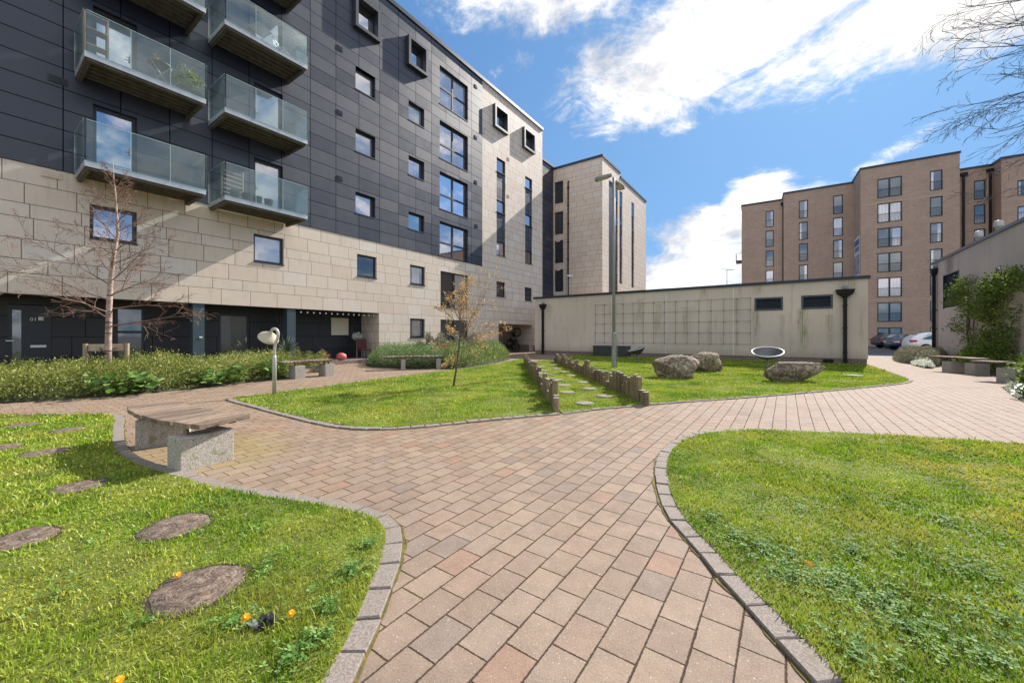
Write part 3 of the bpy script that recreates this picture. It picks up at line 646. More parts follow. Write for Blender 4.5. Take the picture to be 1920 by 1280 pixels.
# ================================================================== WALLS WITH OPENINGS
def wall_grid(mb, x0, x1, z0, z1, holes, y=0.0, dep=0.3):
    hs = [h for h in holes if h[0] < x1 - 1e-4 and h[1] > x0 + 1e-4 and h[2] < z1 - 1e-4 and h[3] > z0 + 1e-4]
    X = sorted(set([x0, x1] + [min(max(v, x0), x1) for h in hs for v in h[:2]])); Z = sorted(set([z0, z1] + [min(max(v, z0), z1) for h in hs for v in h[2:4]]))
    for i in range(len(X) - 1):
        for j in range(len(Z) - 1):
            cx, cz = (X[i] + X[i + 1]) / 2, (Z[j] + Z[j + 1]) / 2
            if any(h[0] < cx < h[1] and h[2] < cz < h[3] for h in hs): continue
            if X[i + 1] - X[i] < 1e-5 or Z[j + 1] - Z[j] < 1e-5: continue
            mb.quad((X[i], y, Z[j]), (X[i + 1], y, Z[j]), (X[i + 1], y, Z[j + 1]), (X[i], y, Z[j + 1]))
    for h in hs:
        a, b, c, d = max(h[0], x0), min(h[1], x1), max(h[2], z0), min(h[3], z1)
        if h[0] >= x0: mb.quad((a, y, c), (a, y + dep, c), (a, y + dep, d), (a, y, d))
        if h[1] <= x1: mb.quad((b, y, c), (b, y, d), (b, y + dep, d), (b, y + dep, c))
        if h[2] >= z0: mb.quad((a, y, c), (b, y, c), (b, y + dep, c), (a, y + dep, c))
        if h[3] <= z1: mb.quad((a, y, d), (a, y + dep, d), (b, y + dep, d), (b, y, d))
def window(parent, x0, x1, z0, z1, y=0.10, fw=0.055, cols=1, rows=None, pane=None, sill=True, name='window', fm=None, proud=0.004, curtain=None, handle=False):
    fm = fm or M['frame']; mb = MB(); e = 0.002
    a, b, c, d = x0 + e, x1 - e, z0 + e, z1 - e
    mb.box(a, b, y, y + 0.09, c, c + fw); mb.box(a, b, y, y + 0.09, d - fw, d)
    mb.box(a, a + fw, y, y + 0.09, c + fw, d - fw); mb.box(b - fw, b, y, y + 0.09, c + fw, d - fw)
    xs = [a + (b - a) * i / cols for i in range(1, cols)]
    for x in xs: mb.box(x - fw * .8, x + fw * .8, y - .002, y + 0.088, c + fw, d - fw)
    ed = [a + fw] + [q for x in xs for q in (x - fw * .8, x + fw * .8)] + [b - fw]
    for r in (rows or []):
        for i in range(0, len(ed), 2): mb.box(ed[i], ed[i + 1], y, y + 0.08, c + (d - c) * r - fw * .6, c + (d - c) * r + fw * .6)
    w = mb.build(name, fm, parent)
    m2 = MB(); m2.quad((a + .01, y + 0.045, c + .01), (b - .01, y + 0.045, c + .01), (b - .01, y + 0.045, d - .01), (a + .01, y + 0.045, d - .01)); m2.build('pane', pane or M['pane'], w)
    if curtain:
        m3 = MB(); k0, k1 = a + (b - a) * curtain[0], a + (b - a) * curtain[1]; n = 14; vs = []
        for i in range(n + 1):
            x = k0 + (k1 - k0) * i / n; vs += [(x, y + 0.040 - 0.0015 * (i % 2), c + fw), (x, y + 0.040 - 0.0015 * (i % 2), d - fw)]
        m3.add(vs, [(2 * i, 2 * i + 2, 2 * i + 3, 2 * i + 1) for i in range(n)]); m3.build('curtain', M['paneL'], w)
    if sill: m4 = MB(); m4.box(x0 - .01, x1 + .01, -0.035, y - .003, z0 - 0.03, z0 + 0.012); m4.build('sill', fm, w)
    if handle:
        m5 = MB(); hx = b - fw * 1.5 if handle > 0 else a + fw * 1.5; m5.box(hx - .02, hx + .02, y - .03, y - .004, z0 + 1.0, z0 + 1.2); m5.box(hx - (.1 if handle > 0 else 0), hx + (0 if handle > 0 else .1), y - .05, y - .03, z0 + 1.08, z0 + 1.10); m5.build('handle', M['steel'], w)
    return w
# ------------------------------------------------------------------ building A: the long apartment block
AX = -16.8; RA = R_(90)
A = thing('apartment_building', 'long apartment block clad in dark slate panels above pale sandstone, with glass balconies', 'building', (AX, 0, 0), RA)
TOPZ = 18.5
def colwin(rects, X=AX):
    xs0 = [onX(r[0], r[1], X)[0] for r in rects]; xs1 = [onX(r[2], r[3], X)[0] for r in rects]
    x0 = sum(xs0) / len(xs0); x1 = sum(xs1) / len(xs1); out = []
    for r in rects:
        Yt, zt = onX(r[0], r[1], X); Yb, zb = onX(r[2], r[3], X); out.append((x0, x1, zb, zt))
    return out
WA = []   # (x0,x1,z0,z1,dict)
for r in colwin([(168, 381.6, 257.5, 458.7)]): WA.append((*r, dict(pane='pane', fw=.09)))
for r in colwin([(475.6, 437.2, 531.9, 497.5)]): WA.append((*r, dict(pane='paneL', fw=.08)))
for r in colwin([(669.4, 475.6, 706.3, 522.5)]): WA.append((*r, dict(pane='paneD', fw=.08)))
for r in colwin([(768.8, 495.6, 796.9, 536), (768.8, 596.6, 796.9, 632.5)]): WA.append((*r, dict(pane='paneG', fw=.09, curtain=(.25, .75))))
for i, r in enumerate(colwin([(826, 507.5, 878, 580), (826, 598.8, 878, 655)])): WA.append((*r, dict(pane='paneD', cols=2, rows=[.45], curtain=(.55, .95) if i == 0 else None)))
for r in colwin([(931, 527, 947.5, 557.5)]): WA.append((*r, dict(pane='paneD')))
for r in colwin([(984, 537.8, 997.5, 564.7)]): WA.append((*r, dict(pane='paneD')))
for i, r in enumerate(colwin([(665, 123, 701.8, 186.5), (666, 240, 703.5, 299), (667.5, 359.5, 704.5, 410)])): WA.append((*r, dict(pane=['paneL', 'paneL', 'pane'][i], fw=.07, y=.16)))
for i, r in enumerate(colwin([(764, 186.5, 794, 240), (765.6, 290.7, 795, 339.4), (767.3, 396.5, 796, 437)])): WA.append((*r, dict(pane=['paneL', 'pane', 'pane'][i], fw=.07, y=.16)))
for i, r in enumerate(colwin([(822, 120.3, 876.5, 228.5), (823.8, 224.5, 877, 322.6), (824.8, 321, 877, 410), (825.2, 414.5, 877, 492)])): WA.append((*r, dict(pane=['paneL', 'pane', 'pane', 'pane'][i], cols=2, rows=[.42 if i else .5], fw=.075, y=.14)))
strip1 = colwin([(931.3, 294, 947.5, 329.3), (931.3, 373, 947.5, 403), (931, 451, 947.5, 482)]); strip2 = colwin([(984.4, 329.3, 997.8, 358), (984.4, 400, 997.8, 427), (985, 468.4, 997.5, 496)])
for r in strip1 + strip2: WA.append((*r, dict(pane='pane', fw=.05, sill=True)))
S1 = (strip1[0][0], strip1[0][1], strip1[2][2], strip1[0][3]); S2 = (strip2[0][0], strip2[0][1], strip2[2][2], strip2[0][3])
FL = [5.95, 8.87, 11.79, 14.71]
DOORS = [(2.28, 3.24, FL[k], FL[k] + 2.2) for k in (0, 1, 2)] + [(6.55, 7.60, FL[k], FL[k] + 2.2) for k in (0, 1, 2, 3)]
ORI = []
for (a, b, c, d) in [(666.9, 10, 713.6, 76.6), (766.5, 62, 802.6, 141), (928.6, 197.6, 954, 253.7), (983.4, 242.6, 1004.2, 292.3)]:
    y0, _ = onX(a, b, AX + .24); y1, _ = onX(c, d, AX + .24); ORI.append((y0, y1, 15.88, 17.45))
holes = [w[:4] for w in WA] + DOORS + [(o[0] + .12, o[1] - .12, o[2] + .12, o[3] - .12) for o in ORI]
BK = (22.2, 26.75, 0.0, 2.12); XR = 12.2; XL = -9.0; XE = 28.3; XS = 20.35; ZB = 5.94; ZS = 2.40
mb = MB(); wall_grid(mb, XL, XE, ZS, ZB, holes); wall_grid(mb, XR, XE, 0, ZS, holes + [BK]); 
hs = [h for h in holes if not (S1[0] - .01 <= h[0] and h[1] <= S1[1] + .01) and not (S2[0] - .01 <= h[0] and h[1] <= S2[1] + .01)]
wall_grid(mb, XS, XE, ZB, TOPZ, hs + [S1, S2])
mb.quad((XE, 0, 0), (XE, 14, 0), (XE, 14, TOPZ), (XE, 0, TOPZ)); mb.quad((XR, 0, 0), (XR, 1.5, 0), (XR, 1.5, ZS), (XR, 0, ZS))
# bicycle bay walls
bx0, bx1 = BK[0], BK[1]
mb.quad((bx0, .3, 0), (bx0, 3.0, 0), (bx0, 3.0, 2.12), (bx0, .3, 2.12)); mb.quad((bx1, .3, 0), (bx1, 3.0, 0), (bx1, 3.0, 2.12), (bx1, .3, 2.12)); mb.quad((bx0, 3.0, 0), (bx1, 3.0, 0), (bx1, 3.0, 2.12), (bx0, 3.0, 2.12))
mb.quad((bx0, .3, 2.12), (bx1, .3, 2.12), (bx1, 3.0, 2.12), (bx0, 3.0, 2.12))
mb.build('stone_cladding', M['stone'], A)
mb = MB(); wall_grid(mb, XL, XS, ZB, TOPZ, holes, y=-0.02, dep=.32); mb.quad((XS, -0.02, ZB), (XS, 0.01, ZB), (XS, 0.01, TOPZ), (XS, -0.02, TOPZ))
for s_, st in ((S1, strip1), (S2, strip2)): wall_grid(mb, s_[0], s_[1], s_[2], s_[3], [q for q in st], y=0.05, dep=.25)
mb.build('dark_cladding', M['dark'], A)
mb = MB(); mb.box(XL, XE - .01, .34, 14, 2.6, TOPZ - .02); mb.box(XL, XR - .01, 1.75, 14, 0, 2.59); mb.box(XR + .01, bx0 - .02, .35, 14, 0, 2.59); mb.box(bx0 - .01, XE - .02, 3.03, 14, 0, 2.59); mb.build('core', M['soffit'], A)
mb = MB(); mb.box(XL, XE + .05, -.10, 14.1, TOPZ, TOPZ + .22); mb.build('roof_coping', M['coping'], A)
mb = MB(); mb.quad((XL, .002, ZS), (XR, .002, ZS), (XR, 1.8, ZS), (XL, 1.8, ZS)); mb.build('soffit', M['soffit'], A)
# recessed ground floor
def onB(px, py): return onX(px, py, AX - 1.5)
gh = []
mb = MB(); y_ = 1.5
gd = [('door1', onB(14, 575)[0], onB(97, 700)[0], 0.0, 2.2), ('door2', onB(216, 575)[0], onB(272, 700)[0], 0.0, 2.25), ('door3', onB(410, 580)[0], onB(468, 700)[0], 0.0, 2.15), ('win', onB(620, 594)[0], onB(657, 630)[0], onB(640, 630)[1], onB(640, 594)[1])]
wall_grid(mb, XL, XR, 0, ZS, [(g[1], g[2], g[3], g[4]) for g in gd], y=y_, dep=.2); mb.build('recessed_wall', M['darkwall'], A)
x0, x1 = gd[0][1], gd[0][2]
mb = MB(); mb.box(x0, x1, y_ + .04, y_ + .10, 0.02, 2.18)
d1 = mb.build('front_door', M['door'], A); tag(d1, 'navy front door numbered 01 with narrow glass strip and letter slot')
gx0, gx1 = onB(23, 600)[0], onB(40, 600)[0]
mb = MB(); mb.box(gx0, gx1, y_ + .032, y_ + .039, .47, 2.03); mb.build('glass_strip', M['paneG'], d1)
lx0, lx1 = onB(57, 649)[0], onB(87, 649)[0]; mb = MB(); mb.box(lx0, lx1, y_ + .025, y_ + .038, .93, 1.0); mb.build('letter_slot', M['white'], d1)
hx = onB(10.5, 640)[0]; mb = MB(); mb.box(hx - .02, hx + .02, y_ + .02, y_ + .038, .93, 1.25); mb.box(hx, hx + .14, y_ - .02, y_ + .0, 1.12, 1.15); mb.box(hx - .01, hx + .01, y_, y_ + .02, 1.12, 1.15); mb.build('handle', M['white'], d1)
nx = onB(56, 598)[0]
def text_obj(s, size, parent, loc, m, name='number', rot=(R_(90), 0, 0)):
    cu = bpy.data.curves.new(name, 'FONT'); cu.body = s; cu.size = size; cu.extrude = 0.003
    o = bpy.data.objects.new(name, cu); COL.objects.link(o); bpy.context.view_layer.update()
    dg = bpy.context.evaluated_depsgraph_get(); me = bpy.data.meshes.new_from_object(o.evaluated_get(dg)); bpy.data.objects.remove(o)
    me.materials.clear(); me.materials.append(m); q = bpy.data.objects.new(name, me); COL.objects.link(q); q.parent = parent; q.location = loc; q.rotation_euler = rot; return q
text_obj('01', 0.14, d1, (nx, y_ + .036, 1.72), M['white'])
sx = onB(72, 597)[0]; mb = MB(); mb.box(sx, sx + .10, y_ + .03, y_ + .038, 1.74, 1.85); mb.build('sticker', M['white'], d1)
w = window(A, gd[1][1], gd[1][2], 0.02, gd[1][4], y=y_ + .04, fw=.07, rows=[.62], pane=M['paneG'], sill=False, name='glazed_door'); 
w = window(A, gd[2][1], gd[2][2], 0.02, gd[2][4], y=y_ + .04, fw=.08, pane=M['paneG'], sill=False, name='glazed_door', handle=1); tag(w, 'glazed door reflecting the garden right of the first teal column')
w = window(A, gd[3][1], gd[3][2], gd[3][3], gd[3][4], y=y_ + .04, fw=.05, pane=M['blind'], sill=False); tag(w, 'window with a cream blind under the string of bulbs')
for (pa, pb) in ((362, 384), (539, 555)):
    a, b = onX(pa, 600, AX)[0], onX(pb, 600, AX)[0]; mb = MB(); mb.box(a, b, .03, .34, 0, ZS - .003); mb.build('column', M['teal'], A, bevel=.006)
a = onX(372, 600, AX)[0]; mb = MB(); mb.box(a + .03, a + .12, .012, .03, 1.2, 1.25); mb.build('plaque', M['white'], A)
mb = MB(); mb.box(8.4, XR, -0.6, 1.49, 0.0, .16); mb.build('brick_step', M['brick2'], A)
for r in WA:
    k = dict(r[4]); k['pane'] = M[k.get('pane', 'pane')]; window(A, *r[:4], **k)
for d in DOORS:
    w = window(A, d[0], d[1], d[2] + .02, d[3], y=.10, fw=.09, pane=M['paneL' if d[0] > 5 else 'pane'], sill=False, name='balcony_door', handle=1 if d[0] < 5 else -1)
for o in ORI:
    mb = MB(); t = .15; p = -.26; y1 = .3
    mb.box(o[0], o[1], p, y1, o[2], o[2] + t); mb.box(o[0], o[1], p, y1, o[3] - t, o[3]); mb.box(o[0], o[0] + t, p, y1, o[2] + t, o[3] - t); mb.box(o[1] - t, o[1], p, y1, o[2] + t, o[3] - t)
    q = mb.build('oriel_window', M['oriel'], A); w = MB(); w.box(o[0] + t, o[1] - t, .16, .20, o[2] + t, o[3] - t); w.build('pane', M['pane'], q)
    w = MB(); a, b, c, d = o[0] + t, o[1] - t, o[2] + t, o[3] - t; f = .06
    w.box(a, b, .10, .158, c, c + f); w.box(a, b, .10, .158, d - f, d); w.box(a, a + f, .10, .158, c + f, d - f); w.box(b - f, b, .10, .158, c + f, d - f); w.build('frame', M['frame'], q)
for (px, py, dk_) in [(637, 92, 1), (637, 212, 1), (637, 335, 1), (892, 163, 1), (892, 258, 1), (892, 342, 1), (893, 424, 1), (953, 299, 0), (953, 368, 0), (893, 505, 0), (953, 442, 0), (953, 518, 0)]:
    y, z = onX(px, py, AX); mb = MB(); s = .14; yy = -.035 if dk_ else -.012
    mb.box(y - s, y + s, yy, yy + .012, z - s * .75, z + s * .75); 
    for k in range(4): mb.box(y - s * .8, y + s * .8, yy - .012, yy, z - s * .55 + k * .052, z - s * .55 + k * .052 + .02)
    mb.build('vent', M['frame'] if dk_ else M['render'], A)
for (px, py, m_, s) in [(108, 151, 'frame', .19), (96, 327, 'render', .19)]:
    y, z = onX(px, py, AX); mb = MB(); mb.box(y - s, y + s, -.04, -.022, z - .10, z + .10)
    for k in range(6): mb.box(y - s * .85, y + s * .85, -.05, -.04, z - .085 + k * .03, z - .085 + k * .03 + .014)
    mb.build('vent', M[m_], A)
# balconies
def balcony(x0, x1, zf, glassL=True):
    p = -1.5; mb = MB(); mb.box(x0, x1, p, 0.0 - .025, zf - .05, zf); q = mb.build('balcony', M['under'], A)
    mb = MB(); t = .03; mb.box(x0 - t, x1 + t, p - t, p - .002, zf - .14, zf + .015); mb.box(x0 - t, x0 - .002, p, -.03, zf - .14, zf + .015); mb.box(x1 + .002, x1 + t, p, -.03, zf - .14, zf + .015); mb.build('fascia', M['fascia'], q)
    mb = MB(); b = .10
    mb.box(x0 + .01, x1 - .01, p + .02, p + .12, zf - .20, zf - .052); mb.box(x0 + .01, x0 + .11, p + .13, -.03, zf - .22, zf - .052); mb.box(x1 - .11, x1 - .01, p + .13, -.03, zf - .22, zf - .052)
    for k in range(5): yy = p + .25 + k * .25; mb.box(x0 + .12, x1 - .12, yy, yy + .07, zf - .12, zf - .052)
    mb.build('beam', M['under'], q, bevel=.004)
    gz0, gz1 = zf - .02, zf + 1.1; n = 3; xs = [x0 + .0 + (x1 - x0) * k / n for k in range(n + 1)]
    for k in range(n): mb = MB(); mb.box(xs[k] + .006, xs[k + 1] - .006, p - .055, p - .04, gz0, gz1); mb.build('glass_panel', M['bglass'], q)
    for xx in (x0 - .055, x1 + .04): mb = MB(); mb.box(xx, xx + .015, p - .035, -.12, gz0, gz1); mb.build('glass_panel', M['bglass'], q)
    mb = MB(); e = .010
    for k in range(n): mb.box(xs[k] + .006, xs[k + 1] - .006, p - .056, p - .039, gz1, gz1 + e)
    for xx in (x0 - .056, x1 + .039): mb.box(xx, xx + .017, p - .035, -.12, gz1, gz1 + e)
    for k in (1, 2): mb.box(xs[k] - .005, xs[k] + .005, p - .056, p - .039, gz0, gz1)
    mb.build('glass_edge', M['gedge'], q)
    mb = MB(); mb.box(x0 - .05, x0 - .03, -.13, -.10, zf, zf + 1.1); mb.build('post', M['steel'], q)
    return q
for k in (0, 1, 2): balcony(1.95, 4.55, FL[k])
for k in (0, 1, 2, 3): balcony(5.12, 7.80, FL[k])
def Aw(x, y, z): return (AX - y, x, z)   # facade-local -> world
# things on the balconies
def wood_shelf(loc):
    t = thing('shelf_unit', 'wooden shelf unit with pots on the middle left balcony', 'shelf', loc, RA); mb = MB()
    for x in (-.24, .21): mb.box(x, x + .03, -.15, .15, 0, 1.45)
    mb.build('side_panel', M['stake'], t)
    for z in (.1, .55, 1.0, 1.40): mb = MB(); mb.box(-.205, .205, -.15, .15, z, z + .025); mb.build('shelf', M['stake'], t)
def pot(loc, r, h, m, label, cat='plant pot', leaf=None, ln=120, ls=.05, spread=.2, lh=.25, group=None):
    t = thing('potted_plant' if leaf else 'pot', label, cat, loc, 0, group); mb = MB(); mb.lathe([(0, 0), (r * .7, 0), (r, h), (r * .9, h), (r * .85, h * .85), (0, h * .85)], 18); mb.build('planter' if leaf else 'bowl', m, t, smooth=False)
    if leaf: leafball('foliage', t, (0, 0, h + lh * .4), (spread, spread, lh), ln, ls, leaf)
    return t
def leafcloud(name, parent, P, size, m, aspect=0.5, up=0.5, attr=None, droop=0.0):
    n = len(P); P = np.asarray(P, float)
    d = rng.normal(0, 1, (n, 3)); d[:, 2] = np.abs(d[:, 2]) * up + rng.normal(0, .25, n); d /= np.linalg.norm(d, axis=1)[:, None]
    e = np.cross(d, rng.normal(0, 1, (n, 3))); e /= np.linalg.norm(e, axis=1)[:, None] + 1e-9
    s = (size * rng.uniform(.6, 1.3, n))[:, None]
    V = np.stack([P, P + d * s * .5 + e * s * aspect * .5, P + d * s, P + d * s * .5 - e * s * aspect * .5], 1).reshape(-1, 3)
    r = rng.random(n) if attr is None else attr
    return raw(name, V, np.arange(4 * n), 4, m, parent, np.repeat(r, 4))
def leafball(name, parent, c, rad, n, size, m, hollow=.5, aspect=.5):
    d = rng.normal(0, 1, (n, 3)); d /= np.linalg.norm(d, axis=1)[:, None]; r = rng.uniform(hollow, 1, n)[:, None] * (1 + .2 * np.sin(d[:, :1] * 7 + d[:, 1:2] * 5))
    P = d * r * np.array(rad) + np.array(c); return leafcloud(name, parent, P, size, m, aspect, 1.0)
wood_shelf(Aw(2.24, -.75, FL[1]))
M['terra'] = plain('terracotta', (0.42, 0.16, 0.09), 0.8); M['darkpot'] = plain('dark_pot', (0.06, 0.065, 0.07), 0.6); M['ropepot'] = plain('pale_pot', (0.6, 0.55, 0.48), 0.8)
t = thing('bistro_table', 'round folding table with crossed legs on the middle left balcony', 'table', Aw(3.55, -1.05, FL[1]), RA)
mb = MB(); mb.lathe([(0, .70), (.30, .70), (.30, .725), (0, .725)], 24); mb.build('tabletop', M['frame'], t)
for s in (-1, 1):
    mb = MB(); mb.tube([(-.25 * s, -.15, 0), (.22 * s, -.15, .70)], .012, 6); mb.tube([(-.25 * s, .15, 0), (.22 * s, .15, .70)], .012, 6); mb.build('leg', M['steel'], t)
pot(Aw(3.45, -1.1, FL[1] + .73), .07, .12, M['terra'], 'small terracotta potted plant on the round balcony table', 'potted plant', M['vine'], 50, .08, .10, .12)
pot(Aw(3.68, -1.0, FL[1] + .73), .09, .13, M['ropepot'], 'pale pot beside the terracotta one on the round balcony table')
pot(Aw(4.15, -1.2, FL[1]), .16, .28, M['darkpot'], 'bushy light green plant behind the glass of the middle left balcony', 'potted plant', M['shrub'], 1500, .07, .42, .42)
def folding_chair(loc, rz, label, m, grp='balcony chairs'):
    t = thing('folding_chair', label, 'chair', loc, rz, grp)
    mb = MB(); 
    for k in range(5): mb.box(-.2, .2, -.18 + k * .075, -.13 + k * .075, .44, .455)
    mb.build('seat', m, t); mb = MB()
    for k in range(3): mb.box(-.2, .2, .2, .215, .6 + k * .09, .65 + k * .09)
    mb.build('backrest', m, t)
    for s in (-.2, .2): mb = MB(); mb.tube([(s, -.2, 0), (s, .22, .88)], .011, 6); mb.tube([(s, .22, 0), (s, -.2, .44)], .011, 6); mb.build('leg', m, t)
folding_chair(Aw(7.15, -.9, FL[2]), RA + .6, 'dark folding chair on the upper right balcony', M['frame'])
t = thing('folding_table', 'small dark slatted table on the upper right balcony', 'table', Aw(6.35, -1.0, FL[2]), RA + .3)
mb = MB()
for k in range(7): mb.box(-.3, .3, -.28 + k * .08, -.22 + k * .08, .70, .715)
mb.build('tabletop', M['frame'], t)
for s in (-1, 1): mb = MB(); mb.tube([(-.25 * s, -.2 * s, 0), (.25 * s, -.2 * s, .70)], .012, 6); mb.build('leg', M['frame'], t)
t = thing('drying_rack', 'wooden folding rack leaning on the lowest right balcony', 'rack', Aw(5.5, -.95, FL[0]), RA + .2)
for s in (-.38, .32): mb = MB(); mb.box(s, s + .035, -.06, -.02, 0, 1.15); mb.build('upright', M['stake'], t)
mb = MB()
for k in range(6): mb.box(-.344, .319, -.05, -.03, .25 + k * .15, .275 + k * .15)
mb.build('rail', M['stake'], t)
for k, lab in enumerate(['leftmost dark pot', 'second dark pot from the left', 'third dark pot from the left', 'rightmost dark pot']):
    pot(Aw(5.45 + .36 * k, -1.3, FL[0]), .15, .30, M['darkpot'], lab + ' in the row on the lowest right balcony', 'plant pot', group='pots on the lowest right balcony')
# soffit bulbs
t = thing('string_lights', 'string of round white bulbs hung along the edge of the recessed porch', 'lights', (0, 0, 0))
a, b = Vector((AX - .1, 8.25, 2.33)), Vector((AX - .1, 12.1, 2.33)); mb = MB(); mb.tube([a.lerp(b, i / 28) + Vector((0, 0, -.03 * (i % 2))) for i in range(29)], .006, 5); mb.build('cable', M['pipe'], t)
for i in range(14):
    q = a.lerp(b, (i + .5) / 14); mb = MB(); mb.lathe([(0, -.045), (.035, -.02), (.038, .01), (.015, .04), (0, .045)], 10, Matrix.Translation(q + Vector((0, 0, -.06)))); mb.build('bulb', M['white'], t, smooth=True)
# porch things
t = thing('flower_stand', 'tall white flower arrangement on a narrow stand at the end of the porch', 'flowers', (AX - .9, 11.55, .16))
mb = MB(); mb.tube([(0, 0, 0), (0, 0, .9)], .03, 8); mb.lathe([(.12, 0), (.12, .02), (0, .02)], 14); mb.build('stand', M['stake'], t); leafball('blooms', t, (0, 0, 1.05), (.26, .26, .2), 260, .08, M['whitefl'], .6, .8)
t = thing('garden_chair', 'dark red slatted chair beside the flower stand', 'chair', (AX - .35, 11.6, .16), RA); M['maroon'] = plain('dark_red_fabric', (0.10, 0.025, 0.03), 0.7)
mb = MB(); mb.box(-.25, .25, -.22, .22, .38, .44); mb.build('seat', M['maroon'], t, bevel=.01); mb = MB(); mb.box(-.25, .25, .18, .23, .45, .95); mb.build('backrest', M['maroon'], t, bevel=.01)
for x in (-.22, .22):
    for y in (-.19, .19): mb = MB(); mb.tube([(x, y, 0), (x, y, .38)], .02, 6); mb.build('leg', M['frame'], t)
p = onX(640, 662, AX + .35); mb = MB(); mb.lathe([(0, 0), (.15, .02), (.23, .14), (.2, .26), (.08, .33), (0, .34)], 20); M['pink'] = plain('pink_cover', (0.55, 0.12, 0.13), 0.6, 0, 0.2)
tag(mb.build('round_cushion', M['pink'], loc=(AX + .35, p[0], .16), smooth=True), 'round pink cushion on the brick step of the porch', 'cushion')
pot((AX + .3, onX(612, 662, AX + .3)[0], .0), .12, .2, M['darkpot'], 'potted plant with dark pink blooms left of the pink cushion', 'potted plant', attr_leaf('dark_pink_petals', [(0, (0.10, 0.12, 0.05)), (.5, (0.28, 0.05, 0.08)), (1, (0.5, 0.12, 0.16))]), 160, .06, .2, .25)
# strappy cordyline
t = thing('cordyline', 'spiky cordyline with sword leaves left of the second teal column', 'plant', (AX + .35, onX(535, 660, AX + .35)[0], 0.0))
mb = MB(); mb.lathe([(0, 0), (.14, 0), (.18, .45), (0, .45)], 16); mb.build('planter', M['darkpot'], t); V = []; F_ = []; Aa = []; i = 0
for k in range(80):
    a = random.uniform(0, 6.28); el = random.uniform(.0, 1.45); L = random.uniform(.55, .9); d = Vector((math.cos(a) * math.cos(el), math.sin(a) * math.cos(el), math.sin(el))); s = d.cross(UP).normalized() * .022; b = Vector((0, 0, .50)); tip = b + d * L + Vector((0, 0, -.18 * (1.2 - el)))
    md_ = b + d * L * .5 + Vector((0, 0, .04))
    V += [tuple(b - s), tuple(b + s), tuple(md_ + s), tuple(md_ - s), tuple(md_ - s), tuple(md_ + s), tuple(tip + s * .2), tuple(tip - s * .2)]; F_ += list(range(i, i + 8)); i += 8; Aa += [random.random()] * 8
raw('leaves', V, F_, 4, attr_leaf('cordyline_leaf', [(0, (.03, .05, .03)), (.7, (.09, .13, .08)), (1, (.5, .52, .48))], .4), t, Aa)
# bikes
def bicycle(loc, rz, label, rot=0):
    t = thing('bicycle', label, 'bicycle', loc, rz, 'bicycles in the storage bay'); t.rotation_euler = (0, rot, rz)
    for x in (-.52, .52):
        mb = MB(); n = 24; mb.tube([(x + .33 * math.cos(2 * math.pi * i / n), 0, .34 + .33 * math.sin(2 * math.pi * i / n)) for i in range(n + 1)], .032, 6, False); w = mb.build('wheel', M['pipe'], t)
        mb = MB()
        for k in range(10): a = math.pi * k / 5; mb.tube([(x, 0, .34), (x + .32 * math.cos(a), 0, .34 + .32 * math.sin(a))], .003, 3)
        mb.build('spokes', M['steel'], w)
    mb = MB(); bb, st, hd = (-.08, 0, .30), (-.20, 0, .78), (.36, 0, .80)
    for a, b in ((bb, st), (st, hd), (bb, (.38, 0, .72)), (bb, (-.52, 0, .34)), (st, (-.52, 0, .34)), ((.36, 0, .85), (.52, 0, .34))): mb.tube([a, b], .028, 6)
    mb.build('frame', M['pipe'], t); mb = MB(); mb.tube([(.36, -.28, .95), (.38, 0, .93), (.36, .28, .95)], .022, 6); mb.tube([(.36, 0, .85), (.38, 0, .93)], .013, 6); mb.build('handlebar', M['frame'], t)
    mb = MB(); mb.box(-.32, -.10, -.07, .07, .86, .90); mb.tube([(-.20, 0, .78), (-.21, 0, .86)], .013, 6); mb.build('saddle', M['pipe'], t, bevel=.01)
bicycle((AX - .75, 24.6, 0), .1, 'nearest dark bicycle standing in the open bay of the apartment block')
bicycle((AX - .45, 25.6, 0.95), 0, 'dark bicycle hung upright on the right of the bay', R_(-80))
bicycle((AX - .95, 26.1, 0.95), 0, 'dark bicycle hung upright against the bay end wall', R_(-80))
mb = MB(); mb.box(AX - 2.95, AX - 2.6, 22.3, 26.7, 0, .5); mb.box(AX - 2.6, AX - .3, 26.4, 26.7, 0, .5); tag(mb.build('low_wall', M['brick2']), 'low dark brick upstand around the inside of the bicycle bay', 'wall')
mb = MB(); mb.box(AX + .02, AX + .3, 26.8, 28.2, 0, .45); tag(mb.build('low_wall', M['brick2']), 'low dark brick wall at the right side of the bicycle bay', 'wall')

# ------------------------------------------------------------------ link block and building C
mb = MB()
Bl = thing('link_block', 'narrow dark clad link between the long apartment block and the sandstone tower', 'building', (-19.4, 0, 0), RA)
wall_grid(mb, 28.4, 34.9, 0, 18.3, [(29.5, 32.4, 15.4, 17.0)]); mb.box(28.4, 34.9, .32, 8, 0, 18.29); mb.build('wall', M['dark'], Bl)
window(Bl, 29.5, 32.4, 15.4, 17.0, cols=2); mb = MB(); mb.box(28.4, 34.85, -.1, 8, 18.3, 18.5); mb.build('roof_coping', M['coping'], Bl)
Cb = thing('stone_tower', 'pale sandstone clad block with dark window strips behind the low rendered building', 'building', (-19.4, 34.9, 0), 0)
YC = 34.9; CW = -14.16 + 19.4; CD = 48.8 - 34.9; stp = 39.6 - 34.9
fr = []
for (a, b, c, d) in [(1039.2, 342.7, 1056, 379.7), (1039.2, 399, 1056, 437.8), (1039.2, 452, 1056, 492.3), (1039.2, 506, 1056, 546)]:
    X0, z1 = onY(a, b, YC); X1, z0 = onY(c, d, YC); fr.append((0.12, X1 + 19.4, z0, z1))
mb = MB(); wall_grid(mb, 0, CW, 0, 18.1, fr)
